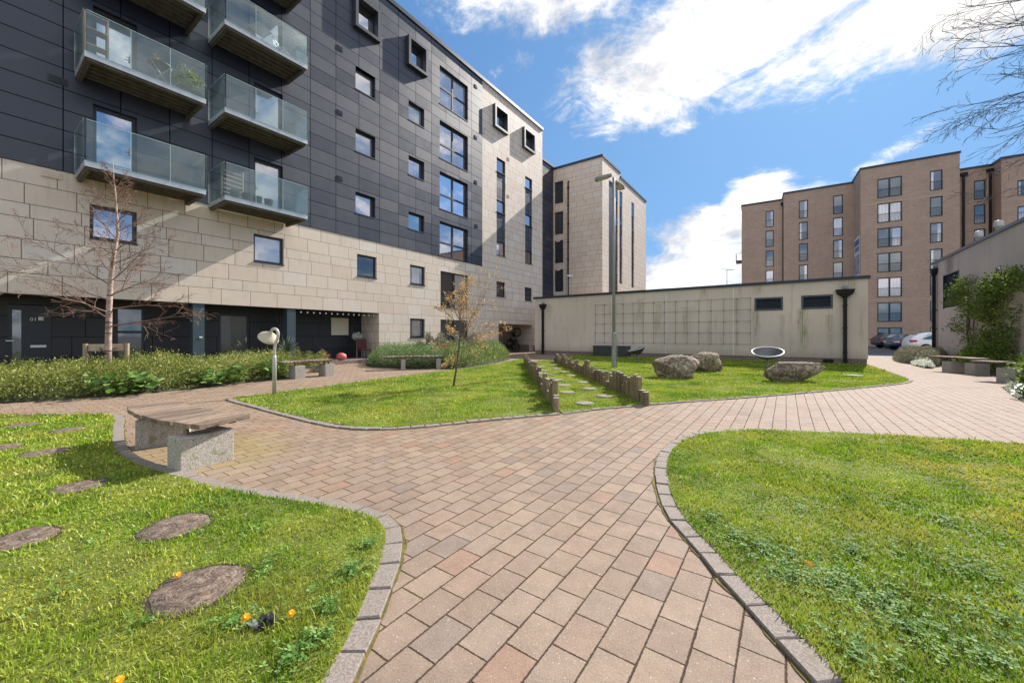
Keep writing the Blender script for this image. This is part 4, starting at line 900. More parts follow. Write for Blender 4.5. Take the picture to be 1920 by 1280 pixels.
# right flank: strips, local via second frame
CR = thing('tmp', 'x', 'x'); bpy.data.objects.remove(CR)
st = []
for (pa, pb, pt, pbm) in [(1141.5, 1158.5, 337, 600), (1161.5, 1167, 357, 533), (1184, 1189, 378, 540)]:
    y0 = onX(pa, pt, -14.16)[0] - YC; y1 = onX(pb, pt, -14.16)[0] - YC; zt = onX(pa, pt, -14.16)[1]; zb = max(3.0, onX(pb, pbm, -14.16)[1]); st.append((y0, y1, zb, zt))
def flank(mb, y0, y1, z0, z1, holes):
    t = MB(); wall_grid(t, y0, y1, z0, z1, holes, 0, .15)
    mb.add([(CW - v[1], v[0], v[2]) for v in t.v], t.f)
flank(mb, 0, stp, 0, 18.1, st); flank(mb, stp, CD, 0, 17.65, st)
mb.box(.2, CW - .35, .35, stp, 0, 18.09); mb.box(.2, CW - .35, stp, CD, 0, 17.64); mb.quad((0, 0, 0), (0, CD, 0), (0, CD, 18.1), (0, 0, 18.1)); mb.quad((CW, CD, 0), (0, CD, 0), (0, CD, 17.65), (CW, CD, 17.65))
mb.build('stone_cladding', M['stone'], Cb)
for r in fr: window(Cb, *r, pane=M['paneD'], sill=False, fw=.07)
for i, s_ in enumerate(st):
    mb = MB(); mb.box(CW - .14, CW - .10, s_[0] + .003, s_[1] - .003, s_[2] + .003, s_[3] - .003); q = mb.build('strip_panel', M['dark'] if i else M['oriel'], Cb)
    n = 5; h = 2.92
    for k in range(n):
        z1 = s_[3] - .1 - k * h; z0 = z1 - 1.5
        if z0 < s_[2]: break
        mb = MB(); a = s_[0] + (.55 * (s_[1] - s_[0]) if i == 0 else .05); mb.box(CW - .09, CW - .06, a, s_[1] - .05, z0, z1); w = mb.build('window', M['frame'], Cb)
        mb = MB(); mb.box(CW - .058, CW - .05, a + .07, s_[1] - .12, z0 + .07, z1 - .07); mb.build('pane', M['paneD'], w)
mb = MB(); mb.box(-.05, CW + .08, -.08, stp + .1, 18.1, 18.32); mb.build('roof_coping', M['coping'], Cb)
mb = MB(); mb.box(-.05, CW + .08, stp + .11, CD + .08, 17.65, 17.87); mb.build('roof_coping', M['coping'], Cb)
mb = MB(); X = onY(1066, 400, YC)[0] + 19.4; mb.tube([(X, -.09, 0), (X, -.09, 16.4), (X, 0.02, 16.6)], .07, 8)
for k in range(9): mb.box(X - .1, X + .1, -.16, -.005, 1.5 + k * 1.8, 1.58 + k * 1.8)
mb.build('downpipe', M['pipe'], Cb)
for (a, b, c, d) in fr: 
    mb = MB(); mb.box(.35, .75, -.015, -.002, c - .75, c - .62); mb.build('vent', M['render'], Cb)

# ------------------------------------------------------------------ building D: low rendered building
YD = 22.9; X0 = -14.2; X1 = 2.93; HD = 3.78
D_ = thing('low_building', 'long low cream rendered building with wires, louvres and black downpipes', 'building', (X0, YD, 0), 0); LD = X1 - X0
lv = []
for (a, b, c, d) in [(1415.6, 559.4, 1467.2, 580.5), (1503.4, 555, 1560.6, 577.3)]:
    xa, z1 = onY(a, b, YD); xb, z0 = onY(c, d, YD); lv.append((xa - X0, xb - X0, z0, z1 - .0))
mb = MB(); wall_grid(mb, 0, LD, .25, HD, lv, 0, .25); mb.box(0, LD, .26, 7.0, .25, HD - .01); mb.quad((LD, 0, .25), (LD, .26, .25), (LD, .26, HD), (LD, 0, HD)); mb.quad((0, 0, .25), (0, .26, .25), (0, .26, HD), (0, 0, HD)); mb.build('rendered_wall', M['render'], D_)
mb = MB(); mb.box(.03, LD - .03, .03, 6.97, 0, .25); mb.build('brick_plinth', M['brick2'], D_)
mb = MB(); mb.box(-.08, LD + .08, -.08, 7.08, HD, HD + .13); mb.build('roof_coping', M['coping'], D_)
for l in lv:
    mb = MB(); f = .06; a, b, c, d = l; mb.box(a - .02, b + .02, -.02, .03, c - .02, c + f); mb.box(a - .02, b + .02, -.02, .03, d - f, d + .02); mb.box(a - .02, a + f, -.02, .03, c + f, d - f); mb.box(b - f, b + .02, -.02, .03, c + f, d - f)
    q = mb.build('louvre', M['oriel'], D_); mb = MB(); n = 5
    for k in range(n): zz = c + f + (d - c - 2 * f) * (k + .1) / n; mb.add([(a + f, .0, zz), (b - f, .0, zz), (b - f, .05, zz + .07), (a + f, .05, zz + .07), (a + f, .012, zz - .01), (b - f, .012, zz - .01)], [(0, 1, 2, 3), (0, 4, 5, 1)])
    mb.box(a + f, b - f, .10, .12, c + f, d - f); mb.build('blades', M['coping'], q)
for px in (1146.5, 1248.7, 1375):
    x = onY(px, 600, YD)[0] - X0; mb = MB(); mb.box(x - .018, x + .018, -.006, .01, .26, HD - .01); mb.build('expansion_joint', M['white'], D_)
xr = onY(1407, 600, YD)[0] - X0; zs = [.84 + .58 * k for k in range(5)]
mb = MB()
for z in zs: mb.tube([(xr - 14 * .59, -.06, z), (xr, -.06, z)], .007, 4)
for k in range(15): mb.tube([(xr - k * .59, -.06, zs[0]), (xr - k * .59, -.06, zs[-1])], .007, 4)
for k in range(15):
    for z in zs: mb.tube([(xr - k * .59, 0, z), (xr - k * .59, -.075, z)], .022, 6)
mb.build('wire_trellis', M['oriel'], D_)
def hopper_pipe(parent, x, ztop, w=.4, m='pipe', y=-.12):
    mb = MB(); q = [(x - w / 2, y - .12), (x + w / 2, y - .12), (x + w / 2, y + .11), (x - w / 2, y + .11)]; c = [(x - .07, y - .07), (x + .07, y - .07), (x + .07, y + .07), (x - .07, y + .07)]
    vs = [(a, b, ztop) for a, b in q] + [(a, b, ztop - .12) for a, b in q] + [(a, b, ztop - .32) for a, b in c]
    mb.add(vs, [(0, 1, 2, 3)] + [(k * 4 + i, k * 4 + (i + 1) % 4, (k + 1) * 4 + (i + 1) % 4, (k + 1) * 4 + i) for k in range(2) for i in range(4)])
    mb.box(x - w / 2 - .03, x + w / 2 + .03, y - .14, y + .112, ztop + .001, ztop + .05)
    mb.box(x - .065, x + .065, y - .065, y + .065, .02, ztop - .33)
    for z in (.5, 1.6, 2.6): mb.box(x - .085, x + .085, y - .075, y + .115, z, z + .05)
    d = mb.build('downpipe', M[m], parent, bevel=.006); mb = MB(); mb.box(x - .08, x + .08, y - .03, y + .115, ztop + .06, ztop + .22); mb.build('outlet', M['galv'], d, bevel=.02)
hopper_pipe(D_, onY(1019.5, 600, YD)[0] - X0, onY(1019.5, 572, YD)[1], .42)
hopper_pipe(D_, onY(1584, 600, YD)[0] - X0, onY(1584, 545, YD)[1], .6)
x, z = onY(1553, 679, YD - .1); mb = MB(); mb.box(x - .18, x + .18, YD - .16, YD - .005, .06, .2); tag(mb.build('floodlight', M['pipe'], bevel=.01), 'small black floodlight on the brick plinth near the right downpipe', 'light')
xa = onY(1112.5, 650, YD - .6)[0]; xb = onY(1176, 650, YD - .6)[0]; mb = MB(); mb.box(xa, xb, YD - .65, YD - .02, 0, .62); mb.box(xa - .02, xb + .02, YD - .67, YD - .01, .623, .66)
tag(mb.build('metal_box', M['oriel'], bevel=.008), 'long dark grey metal box against the rendered wall behind the lamp post', 'box')

# ------------------------------------------------------------------ building E: brick flats
EP = [glass_mat('flat_window_glass', (0.9, 0.95, 1.0), (0.10, 0.115, 0.13), 0.14), glass_mat('dark_flat_window_glass', (0.9, 0.95, 1.0), (0.04, 0.045, 0.055), 0.18), glass_mat('pale_flat_window_glass', (0.9, 0.95, 1.0), (0.22, 0.23, 0.24), 0.12)]
uE = Vector((0.9985, 0.0554, 0)); uE.normalize(); vE = Vector((-uE.y, uE.x, 0)); aE = math.atan2(uE.y, uE.x)
KE = at(1613.6, 628, 46.5); KE.z = 0
E = thing('brick_flats', 'tall buff brick block of flats with stepped front and charcoal windows', 'building', KE, aE)
def onE(px, py, y=0.0):
    d = FW + RT * ((px - CX) / FP) + UP * ((HY - py) / FP); o = Vector((0, 0, H)) - KE
    oy, dy = o.dot(vE), d.dot(vE); t = (y - oy) / dy; q = o + d * t; return q.dot(uE), q.z + KE.z
def sideE(px, py, x=0.0):
    d = FW + RT * ((px - CX) / FP) + UP * ((HY - py) / FP); o = Vector((0, 0, H)) - KE
    t = (x - o.dot(uE)) / d.dot(uE); q = o + d * t; return q.dot(vE), q.z
y2 = sideE(1601.4, 343.4)[0]; y1_ = y2 + .45
e0 = onE(1390.6, 387.7, y1_)[0]; e1 = onE(1469.2, 375, y2)[0]; z1e = onE(1430, 381.3, y1_)[1]; z2e = onE(1535, 354, y2)[1]; z4e = onE(1706, 303, 0)[1]; e4 = onE(1799.6, 287, 0)[0]
y5 = y2; z5e = onE(1831, 315.4, y5)[1]; e5 = onE(1861.8, 311, y5)[0]
y6 = sideE(1877.4, 299, e5)[0]; z6e = onE(1900, 295, y6)[1]
rowsE = {}
def ecol(px0, px1, tops, bots, y, n, double=False, spacing=None, seg=None):
    a = onE(px0, tops[0], y)[0]; b = onE(px1, bots[0], y)[0]
    zt = [onE(px0, t, y)[1] for t in tops]; zb = [onE(px1, t, y)[1] for t in bots]; hgt = sum(p - q for p, q in zip(zt, zb)) / min(len(zt), len(zb)) if len(zt) == len(zb) else zt[0] - zb[0]
    sp = (zt[0] - zt[-1]) / (len(zt) - 1); return [(a, b, zt[0] - k * sp - hgt, zt[0] - k * sp, double) for k in range(n) if zt[0] - k * sp - hgt > -.3]
c1 = ecol(1435.4, 1451, [396.4, 433.4, 470.3, 507], [425.8, 463.4, 499.4, 535], y1_, 5)
c2 = ecol(1497.8, 1515, [377.1, 417.1, 457.1, 496.9], [409, 449.2, 488.6, 528.8], y2, 6)
c3 = ecol(1561.8, 1580.7, [367.3, 408.4, 450.6, 491.9], [401.3, 442, 483, 524.7], y2, 6)
c4 = ecol(1645, 1691.4, [336.4, 382.9, 429.2, 474.1, 520, 567.5], [365.7, 413.6, 459.5, 508.3, 555.7, 602.4], 0, 7, True)
c5 = ecol(1743.6, 1767.6, [321.2, 369.6, 418.5, 467.3], [355.4, 404.8, 453.6, 502], 0, 7)
c6 = ecol(1826, 1848, [339.4, 384.9, 430.2], [372.6, 418.9, 464], y5, 6)
c7 = ecol(1907.7, 1931, [338.4, 387.2], [365, 414], y6, 5)
for segs, (xa, xb, zt, yy, cols) in enumerate([(e0, e1 - .01, z1e, y1_, c1), (e1, 0 - .0, z2e, y2, c2 + c3), (0.0, e4, z4e, 0, c4 + c5), (e4 + .0, e5, z5e, y5, c6), (e5, e5 + 16, z6e, y6, c7)]):
    mb = MB(); wall_grid(mb, xa, xb, 0, zt, [c[:4] for c in cols], yy, .2)
    mb.quad((xa, yy, 0), (xa, yy + 14, 0), (xa, yy + 14, zt), (xa, yy, zt)); mb.quad((xb, yy, 0), (xb, yy + 14, 0), (xb, yy + 14, zt), (xb, yy, zt)); mb.box(xa + .02, xb - .02, yy + .22, yy + 14, 0, zt - .02)
    w = mb.build('brick_wall', M['brick'], E)
    mb = MB(); mb.box(xa - .08, xb + (.08 if segs == 2 else -.085), yy - .08, yy + 14, zt, zt + .22); mb.build('roof_coping', M['coping'], E)
    for (a, b, c, d, dbl) in cols:
        w = window(E, a, b, c, d, y=yy + .05, fw=.10, cols=2 if dbl else 1, pane=random.choice(EP), curtain=random.choice([None, None, (.04, .3), (.62, .96), (.04, .96)]), sill=False)
        mb = MB(); mb.box(a + .03, b - .03, yy - .05, yy - .03, c + 1.0, c + 1.03); mb.box(a + .03, b - .03, yy - .05, yy - .03, c + .06, c + .09); n = int((b - a) / .12)
        for k in range(n + 1): xx = a + .03 + (b - a - .08) * k / n; mb.box(xx, xx + .018, yy - .048, yy - .032, c + .09, c + 1.0)
        mb.build('railing', M['frame'], w)
M['band'] = plain('pale_brick_band', (0.50, 0.36, 0.27), 0.85, 0, 0.15, 6)
for zz in (onE(1706, 373, 0)[1], onE(1706, 561, 0)[1]):
    mb = MB(); segs = sorted([c[:2] for c in c4 + c5 if c[2] < zz < c[3]]); mb.box(0.01, e4 - .01, -.012, -.001, zz - .1, zz + .1); mb.build('brick_band', M['band'], E)
for (px, y, zt, n) in [(1468.6, y1_, z1e, 0), (1806, y5, z5e, 1), (1856, y5, z5e, 1)]:
    x = onE(px, 400, y)[0]; mb = MB(); mb.box(x - .09, x + .09, y - .2, y - .01, 0, zt - .7); mb.box(x - .3, x + .3, y - .3, y - .01, zt - .69, zt - .35); mb.build('downpipe', M['pipe'], E)
# side balcony at the far left edge
mb = MB(); zb = onE(1386, 492, y1_ + 1)[1]; mb.box(e0 - .75, e0 - .02, y1_ + .3, y1_ + 2.5, zb, zb + .2); q = mb.build('balcony', M['frame'], E); mb = MB()
for k in range(12): mb.box(e0 - .75, e0 - .72, y1_ + .3 + k * .2, y1_ + .33 + k * .2, zb + .2, zb + 1.2)
mb.box(e0 - .76, e0 - .71, y1_ + .3, y1_ + 2.55, zb + 1.2, zb + 1.25); mb.box(e0 - .7, e0 - .02, y1_ + .3, y1_ + .33, zb + 1.2, zb + 1.25); mb.build('railing', M['frame'], q)
# banner
ya, za = sideE(1612.6, 441, 0); yb, zb = sideE(1602.6, 481, 0)
Bn = thing('banner', 'tall white and blue banner hung on the inner side wall of the brick flats', 'banner', KE, aE)
ztop = sideE(1612.6, 441)[1]; zmid = sideE(1612.6, 474)[1]; zbot = sideE(1612.6, 518)[1]; ya = sideE(1612.6, 500)[0]; yb = sideE(1603, 500)[0]
M['bw'] = plain('banner_white', (.7, .72, .78), .6, 0, .05); M['bb'] = plain('banner_blue', (.09, .14, .27), .6, 0, .1); M['bp'] = plain('banner_photo', (.22, .2, .32), .6, 0, .6, 1.2, 60, .1, .004, None, (.6, .58, .7))
mb = MB(); mb.box(-.05, -.02, ya, yb, zbot, ztop); mb.build('sheet', M['bw'], Bn)
mb = MB(); mb.box(-.06, -.051, ya + .15, yb - .15, zmid + (ztop - zmid) * .52, ztop - .3); mb.build('upper_block', M['bb'], Bn)
mb = MB(); n = 4
for k in range(n): w_ = (yb - ya - .5) / n; mb.box(-.06, -.051, ya + .25 + k * w_, ya + .25 + (k + .72) * w_, zmid + .35, zmid + (ztop - zmid) * .44)
mb.build('lettering', M['bb'], Bn)
mb = MB(); mb.box(-.06, -.051, ya + .03, yb - .03, zbot + .4, zmid - .1); mb.build('picture', M['bp'], Bn)

# ------------------------------------------------------------------ wall F (right)
XF = 6.5; YF0, YF1 = 15.0, 30.4; ZF = 5.1
Fw = thing('grey_building', 'grey rendered building with dark louvre and climbing plants on the right', 'building', (XF, YF1, 0), R_(-90)); LF = YF1 - YF0
fl = (YF1 - 28.6, YF1 - 26.5, 2.65, 4.25)
mb = MB(); wall_grid(mb, 0, LF, 0, ZF, [fl], 0, .2); mb.box(0, LF, .21, 5, 0, ZF - .01); mb.quad((0, 0, 0), (0, .21, 0), (0, .21, ZF), (0, 0, ZF)); mb.build('rendered_wall', M['render2'], Fw)
mb = MB(); mb.box(-.06, LF, -.06, 5, ZF, ZF + .12); mb.build('roof_coping', M['oriel'], Fw)
mb = MB(); a, b, c, d = fl; mb.box(a, b, .10, .12, c, d)
for k in range(16): zz = c + (d - c) * k / 16; mb.add([(a, .0, zz), (b, .0, zz), (b, .06, zz + .07), (a, .06, zz + .07)], [(0, 1, 2, 3)])
mb.box(b, b + .05, -.02, .1, c - .05, d + .05); mb.box(a - .05, a, -.02, .1, c - .05, d + .05); mb.box(a - .05, b + .05, -.02, .1, d, d + .05); mb.build('louvre', M['oriel'], Fw)
hopper_pipe(Fw, YF1 - 29.65, 4.75, .34)
for j, (px, py, lab) in enumerate([(1835, 434, 'silver cowl vent on the left of the pair above the grey wall'), (1872.5, 424, 'silver cowl vent on the right of the pair above the grey wall')]):
    y, z = onX(px, py, XF + .5); t = thing('roof_vent', lab, 'vent', (XF + .5, y, ZF + .12), 0, 'roof vents'); mb = MB(); mb.lathe([(.09, 0), (.09, .40), (.12, .43), (.12, .46)], 16); mb.build('pipe', M['steel'], t, smooth=True); mb = MB(); mb.lathe([(.14, .44), (.14, .60), (.10, .68), (.0, .71)], 16); mb.build('cowl', M['steel'], t, smooth=True)

# ================================================================== street furniture
def lamp_post():
    p = G(1150.8, 690); t = thing('lamp_post', 'tall galvanised lamp post with two flat lantern heads in front of the rendered wall', 'lamp post', p, YAW)
    d = p.dot(FW); k = d / FP; zt = H + (HY - 333) * k
    mb = MB(); mb.tube([(0, 0, -.1), (0, 0, 1.36), (0, 0, 1.42)], [.085, .085, .06], 16); mb.build('base_section', M['galv'], t, smooth=False)
    mb = MB(); mb.tube([(0, 0, 1.4), (0, 0, zt)], [.062, .055], 16); mb.build('pole', M['galv'], t, smooth=True)
    mb = MB(); mb.tube([(.11, -.03, .02), (.115, -.03, 1.25), (.09, -.03, 1.33), (.05, -.03, 1.38)], .018, 8); mb.build('conduit', M['galv'], t, smooth=True)
    mb = MB(); mb.box(-.03, .03, -.09, -.084, .5, 1.0); mb.build('hatch', M['galv'], t)
    for s, dx, dz, yr in ((-1, -.06, .06, .45), (1, .06, -.20, .9)):
        mb = MB(); Mx = Matrix.Translation((dx, 0, zt + dz)) @ Matrix.Rotation(yr * (1 if s > 0 else -1), 4, 'Z') @ Matrix.Rotation(R_(-8) * s * -1, 4, 'Y')
        ring = [(0, -.05), (.12 * s, -.09), (.45 * s, -.15), (.62 * s, -.13), (.66 * s, 0), (.62 * s, .13), (.45 * s, .15), (.12 * s, .09), (0, .05)]
        ring = [(a_ * 1.05, b_ * 1.05) for a_, b_ in ring]; mb.prism(ring if s > 0 else ring[::-1], 0, .10, Mx); h = mb.build('lantern', M['galv'], t, bevel=.012)
        mb = MB(); x0, x1 = sorted((.16 * s, .58 * s)); mb.box(x0, x1, -.11, .11, -.012, -.002, Mx); mb.build('diffuser', M['ropepot'], h)
lamp_post()
def far_lamp(px, py_top, d, label, m, arm, base=0.0):
    p = at(px, py_top, d); t = thing('street_lamp', label, 'street lamp', (p.x, p.y, base), YAW); z = p.z - base
    mb = MB(); mb.tube([(0, 0, 0), (0, 0, z)], .05, 8); mb.build('pole', M[m], t); mb = MB(); mb.box(min(0, arm), max(0, arm), -.09, .09, z - .02, z + .09); mb.build('lamp_head', M['white'] if m == 'galv' else M[m], t, bevel=.02)
far_lamp(1063, 518, 31.0, 'small pale street lamp rising behind the left part of the low building', 'galv', .42)
far_lamp(1363, 506, 75.0, 'thin dark street lamp far behind the low building against the clouds', 'frame', 1.3)
def bowl_lamp():
    p = G(514.5, 741); d = p.dot(FW); k = d / FP
    t = thing('garden_lamp', 'short steel garden lamp with curled neck and cone shade at the lawn tip', 'lamp', p, YAW)
    mb = MB(); mb.tube([(0, 0, -.05), (0, 0, .82), (0, 0, .86)], [.041, .041, .032], 14); mb.build('pole', M['steel'], t, smooth=True)
    def q(px, py): return ((px - 514.5) * k, 0, H + (HY - py) * k)
    pts = [q(514.8, 668), q(514.8, 655), q(516.5, 644), q(520, 635), q(521.5, 627), q(520, 620), q(516, 616.5), q(511.5, 617), q(508.5, 621), q(507.5, 624)]
    P = smoothline([(a[0], a[2]) for a in pts], 5); mb = MB(); mb.tube([(a[0], 0, a[1]) for a in P], [.030] * (len(P) - 10) + [.026] * 10, 10); mb.build('neck', M['steel'], t, smooth=True)
    # cone shade: apex at q(507,623), axis to lower left
    ap = Vector(q(508.5, 622)); ax = Vector((-.55, .34, -.76)).normalized(); Mx = Matrix.Translation(ap) @ ax.to_track_quat('Z', 'Y').to_matrix().to_4x4()
    mb = MB(); mb.lathe([(.02, -.01), (.035, .02), (.09, .07), (.15, .11), (.19, .145), (.205, .17), (.21, .185), (.20, .185), (.18, .16), (.08, .08), (.0, .05)], 28, Mx); mb.build('lamp_shade', plain('ivory_enamel', (0.46, 0.41, 0.30), 0.5), t, smooth=True)
bowl_lamp()
def dish(px, py, width_m, tilt_dir, tilt, zc, label, stem_dir):
    p = G(px, py); t = thing('metal_dish', label, 'dish', p, YAW, 'shallow metal dishes on the boulder lawn'); r = width_m / 2
    n = (UP * math.cos(tilt) + Vector(tilt_dir).normalized() * math.sin(tilt)).normalized(); Mx = Matrix.Translation((0, 0, zc)) @ n.to_track_quat('Z', 'Y').to_matrix().to_4x4()
    prof = [(0.0, -.30)] + [(r * math.sin(a), -.30 * (1 - (math.sin(a)) ** 2)) for a in [.2, .45, .7, .95, 1.2, 1.4, 1.5707]]
    mb = MB(); mb.lathe(prof + [(q[0] * .97, q[1] + .012) for q in prof[::-1]], 36, Mx); mb.build('bowl', plain('dark_bronze_metal', (0.16, 0.155, 0.145), 0.45, 0.5) if 'dishm' not in M else M['dishm'], t, smooth=True)
    mb = MB(); nn = 36; mb.tube([Mx @ Vector((r * math.cos(2 * math.pi * i / nn), r * math.sin(2 * math.pi * i / nn), 0)) for i in range(nn + 1)], .022, 8, False); mb.build('rim', M['rimw'], t, smooth=True)
    mb = MB(); b = Mx @ Vector((0, 0, -.27)); mb.tube([b, Vector((stem_dir * .08, 0, -.05))], .045, 10); mb.build('stem', M['galv'], t, smooth=True)
M['rimw'] = plain('pale_rim', (.6, .62, .64), .35, .3)
dish(1194, 677, .84, (-1, .1, 0), R_(18), .62, 'metal dish seen edge on between the lamp post and the boulders', 1)
dish(1439, 692, 1.03, (-.55, -.84, 0), R_(19), .66, 'metal dish with a bright oval rim behind the flat topped boulder', 0)

# palisade posts
def palisade(a, b, n, label, group, seed, hs):
    rr = random.Random(seed); A_ = G(*a); B_ = G(*b); d = (B_ - A_); L = d.length; nrm = Vector((-d.y, d.x, 0)).normalized()
    step = L / (n - 1); src = {}
    for i in range(n):
        h = hs(i, rr); key = rr.randrange(7); w = .056
        if key not in src:
            mb = MB(); m_ = 9; ring = [(w * math.cos(2 * math.pi * k / m_ + key) * rr.uniform(.93, 1.06), w * math.sin(2 * math.pi * k / m_ + key) * rr.uniform(.93, 1.06)) for k in range(m_)]
            vs = [(x, y, -.1) for x, y in ring] + [(x, y, .985) for x, y in ring] + [(x * .93, y * .93, 1.0) for x, y in ring]
            mb.mat(M['post']); mb.add(vs, [(q * m_ + k, q * m_ + (k + 1) % m_, (q + 1) * m_ + (k + 1) % m_, (q + 1) * m_ + k) for q in range(2) for k in range(m_)])
            mb.mat(M['posttop']); mb.add(vs[2 * m_:], [tuple(range(m_))]); o = mb.build('timber_post'); src[key] = o
        else: o = src[key].copy(); COL.objects.link(o)
        wob = .12 * math.sin(i * .08) * 0
        p = A_ + d * (i / (n - 1)) + nrm * (rr.uniform(-.012, .012) + wob)
        o.location = (p.x, p.y, 0); o.scale = (1, 1, h); o.rotation_euler = (rr.uniform(-.03, .03), rr.uniform(-.03, .03), rr.uniform(0, 6.28)); tag(o, label, 'post', group)
def hs_(i, rr):
    if i < 3: return .25 + .02 * (i % 2)
    base = .34 + .05 * math.sin(i * .55) + .03 * math.sin(i * .21)
    return base + rr.choice([-.11, -.05, 0, 0, .04, .09, .12])
palisade((1211, 760), (1041, 679), 92, 'weathered timber post in the right palisade row beside the lamp post lawn', 'right palisade row', 5, hs_)
palisade((1044, 773), (984, 681.5), 90, 'weathered timber post in the left palisade row beside the amber tree lawn', 'left palisade row', 9, hs_)

# boulders
def boulder(px0, px1, py_top, py_base, dd, label, seed, flat=0.0, depth=.8, skew=0.0, rz=0):
    p = G((px0 + px1) / 2, py_base - 3); d = p.dot(FW); w = (px1 - px0) * d / FP; h = (py_base - py_top) * d / FP * 1.02
    bm = bmesh.new(); bmesh.ops.create_icosphere(bm, subdivisions=5, radius=1.0); rs = Vector((seed * 3.1, seed, 0))
    planes = []; r2 = random.Random(seed)
    for k in range(9):
        nv = Vector((r2.gauss(0, 1), r2.gauss(0, 1), r2.gauss(0, .7))).normalized(); planes.append((nv, r2.uniform(.62, .86)))
    if flat: planes.append((Vector((0.04, 0, 1)), flat)); planes.append((Vector((.85, .1, -.5)).normalized(), .62)); planes.append((Vector((-.95, .0, -.1)).normalized(), .85))
    for v in bm.verts:
        c = v.co.copy()
        for nv, t in planes:
            s = c.dot(nv)
            if s > t: c -= nv * (s - t) * .85
        n = mnoise.fractal(c * 1.4 + rs, 1.0, 2.0, 5) * .10 + mnoise.fractal(c * 5 + rs, 1.0, 2.0, 4) * .03
        c *= 1 + n
        v.co = c
    xs = [v.co.x for v in bm.verts]; zs_ = [v.co.z for v in bm.verts]; ax = (max(xs) - min(xs)); 
    for v in bm.verts:
        z = (v.co.z - min(zs_)) / (max(zs_) - min(zs_)); v.co.x = (v.co.x / ax) * w + skew * (z - .5); v.co.y = v.co.y / 2 * w * depth; v.co.z = z * h * 1.12 - h * .12
    me = bpy.data.meshes.new('boulder'); bm.to_mesh(me); bm.free(); me.materials.append(M['rock']); me.polygons.foreach_set('use_smooth', [True] * len(me.polygons))
    o = bpy.data.objects.new('boulder', me); COL.objects.link(o); o.location = p + FW * (w * depth * .28); o.location.z = 0; o.rotation_euler = (0, 0, YAW + rz); tag(o, label, 'boulder', 'boulders on the lawn')
boulder(1232, 1322, 669, 713, 0, 'nearest rounded brown boulder on the lawn', 2, 0, .75)
boulder(1284, 1368, 664, 701, 0, 'boulder tucked behind the nearest rounded one', 6, 0, .7)
boulder(1440, 1551, 682, 720, 0, 'long flat topped mossy boulder in front of the dish', 4, .62, .45, .06)

# ------------------------------------------------------------------ benches
def quadc(a, c, b, t): return a * (1 - t) ** 2 + c * 2 * t * (1 - t) + b * t * t
def bench(loc, rz, label, pts, zt, blocks, nsl=16, zb=.34, th=.046, group='curved benches', bl=None):
    # pts: A,B (near end outer/inner), C,D (far end inner/outer), sag (vector) in local xy
    t = thing('bench', label, 'bench', loc, rz, group); A_, B_, C_, D2, sag = [Vector(p) for p in pts]
    oc = (A_ + D2) / 2 + sag * 2; ic = (B_ + C_) / 2 + sag * 2; rr = random.Random(4)
    sv = []
    seat = MB()
    for i in range(nsl):
        t0, t1 = (i + .08) / nsl, (i + .92) / nsl; a0, a1 = quadc(A_, oc, D2, t0), quadc(A_, oc, D2, t1); b0, b1 = quadc(B_, ic, C_, t0), quadc(B_, ic, C_, t1)
        ov = rr.uniform(-.008, .008); dz = rr.uniform(-.002, .002); u = (a0 - b0).normalized() * ov; a0 = a0 + u; a1 = a1 + u
        # local frame of slat so that the wood grain follows it
        seat.prism([a0, b0, b1, a1], zt - th + dz, zt + dz)
    o = seat.build('seat', M['slat'], t, bevel=.005)
    # rotate mesh data so that x follows the slats (grain)
    mbb = MB()
    for s in (.28, .72):
        P = []
        for i in range(9): q = quadc(A_, oc, D2, .03 + .94 * i / 8).lerp(quadc(B_, ic, C_, .03 + .94 * i / 8), s); P.append(Vector((q.x, q.y, 0)))
        for i in range(8):
            d = (P[i + 1] - P[i]); n = Vector((-d.y, d.x, 0)).normalized() * .03
            vs = [P[i] - n, P[i] + n, P[i + 1] + n, P[i + 1] - n]; mbb.prism([(v.x, v.y) for v in vs], zt - th - .022, zt - th - .004)
    mbb.build('support_rail', M['frame'], t)
    for (p, dr, L_, wd) in blocks:
        p = Vector(p); dr = Vector(dr).normalized(); n = Vector((-dr.y, dr.x))
        q = [p, p + dr * L_, p + dr * L_ + n * wd, p + n * wd]; m_ = MB(); m_.prism([(v.x, v.y) for v in q], -.02, zb); b_ = m_.build('concrete_block', M['conc'], t, bevel=.008)
        for s in (.22, .78): c = p + dr * L_ * s + n * wd * .5; m2 = MB(); m2.box(c.x - .016, c.x + .016, c.y - .016, c.y + .016, zb + .001, zt - th - .023); m2.build('bracket', M['rust'], t)
    return t
def cl(l, d): return Vector((l, d))
# near bench: local frame = camera lateral/forward directions
bench((0, 0, 0), YAW, 'curved timber bench on two concrete blocks in the left foreground', [cl(-2.957, 3.68), cl(-2.815, 4.20), cl(-4.346, 5.15), cl(-4.72, 4.78), cl(-.10, -.10)], .45,
      [(cl(-3.12, 3.66), (.20, .415), .47, .24), (cl(-4.28, 4.42), (.30, .20), .47, .24)], 16, .325)
def bench_at(pa, pb, width, sag, zt, label, nb=((.12), (.80)), zb=.36, blockl=.42, blockw=.22, away=1):
    a, b = G(*pa), G(*pb); u = (b - a); L = u.length; u.normalize(); n = Vector((-u.y, u.x, 0)) * away; rz = math.atan2(u.y, u.x)
    pts = [cl(0, 0), cl(0, width * away), cl(L, width * away), cl(L, 0), cl(0, sag)]
    bl = [(cl(L * s + (0 if away > 0 else blockw), .03 * away), (0, away), blockl, -blockw * (1 if away > 0 else -1)) for s in nb]
    return bench(a, rz, label, pts, zt, bl, 14, zb)
bench_at((531, 713), (629, 704), .5, .10, .52, 'weathered curved bench at the end of the left planting bed', ((.22), (.80)), .38, .40, .30)
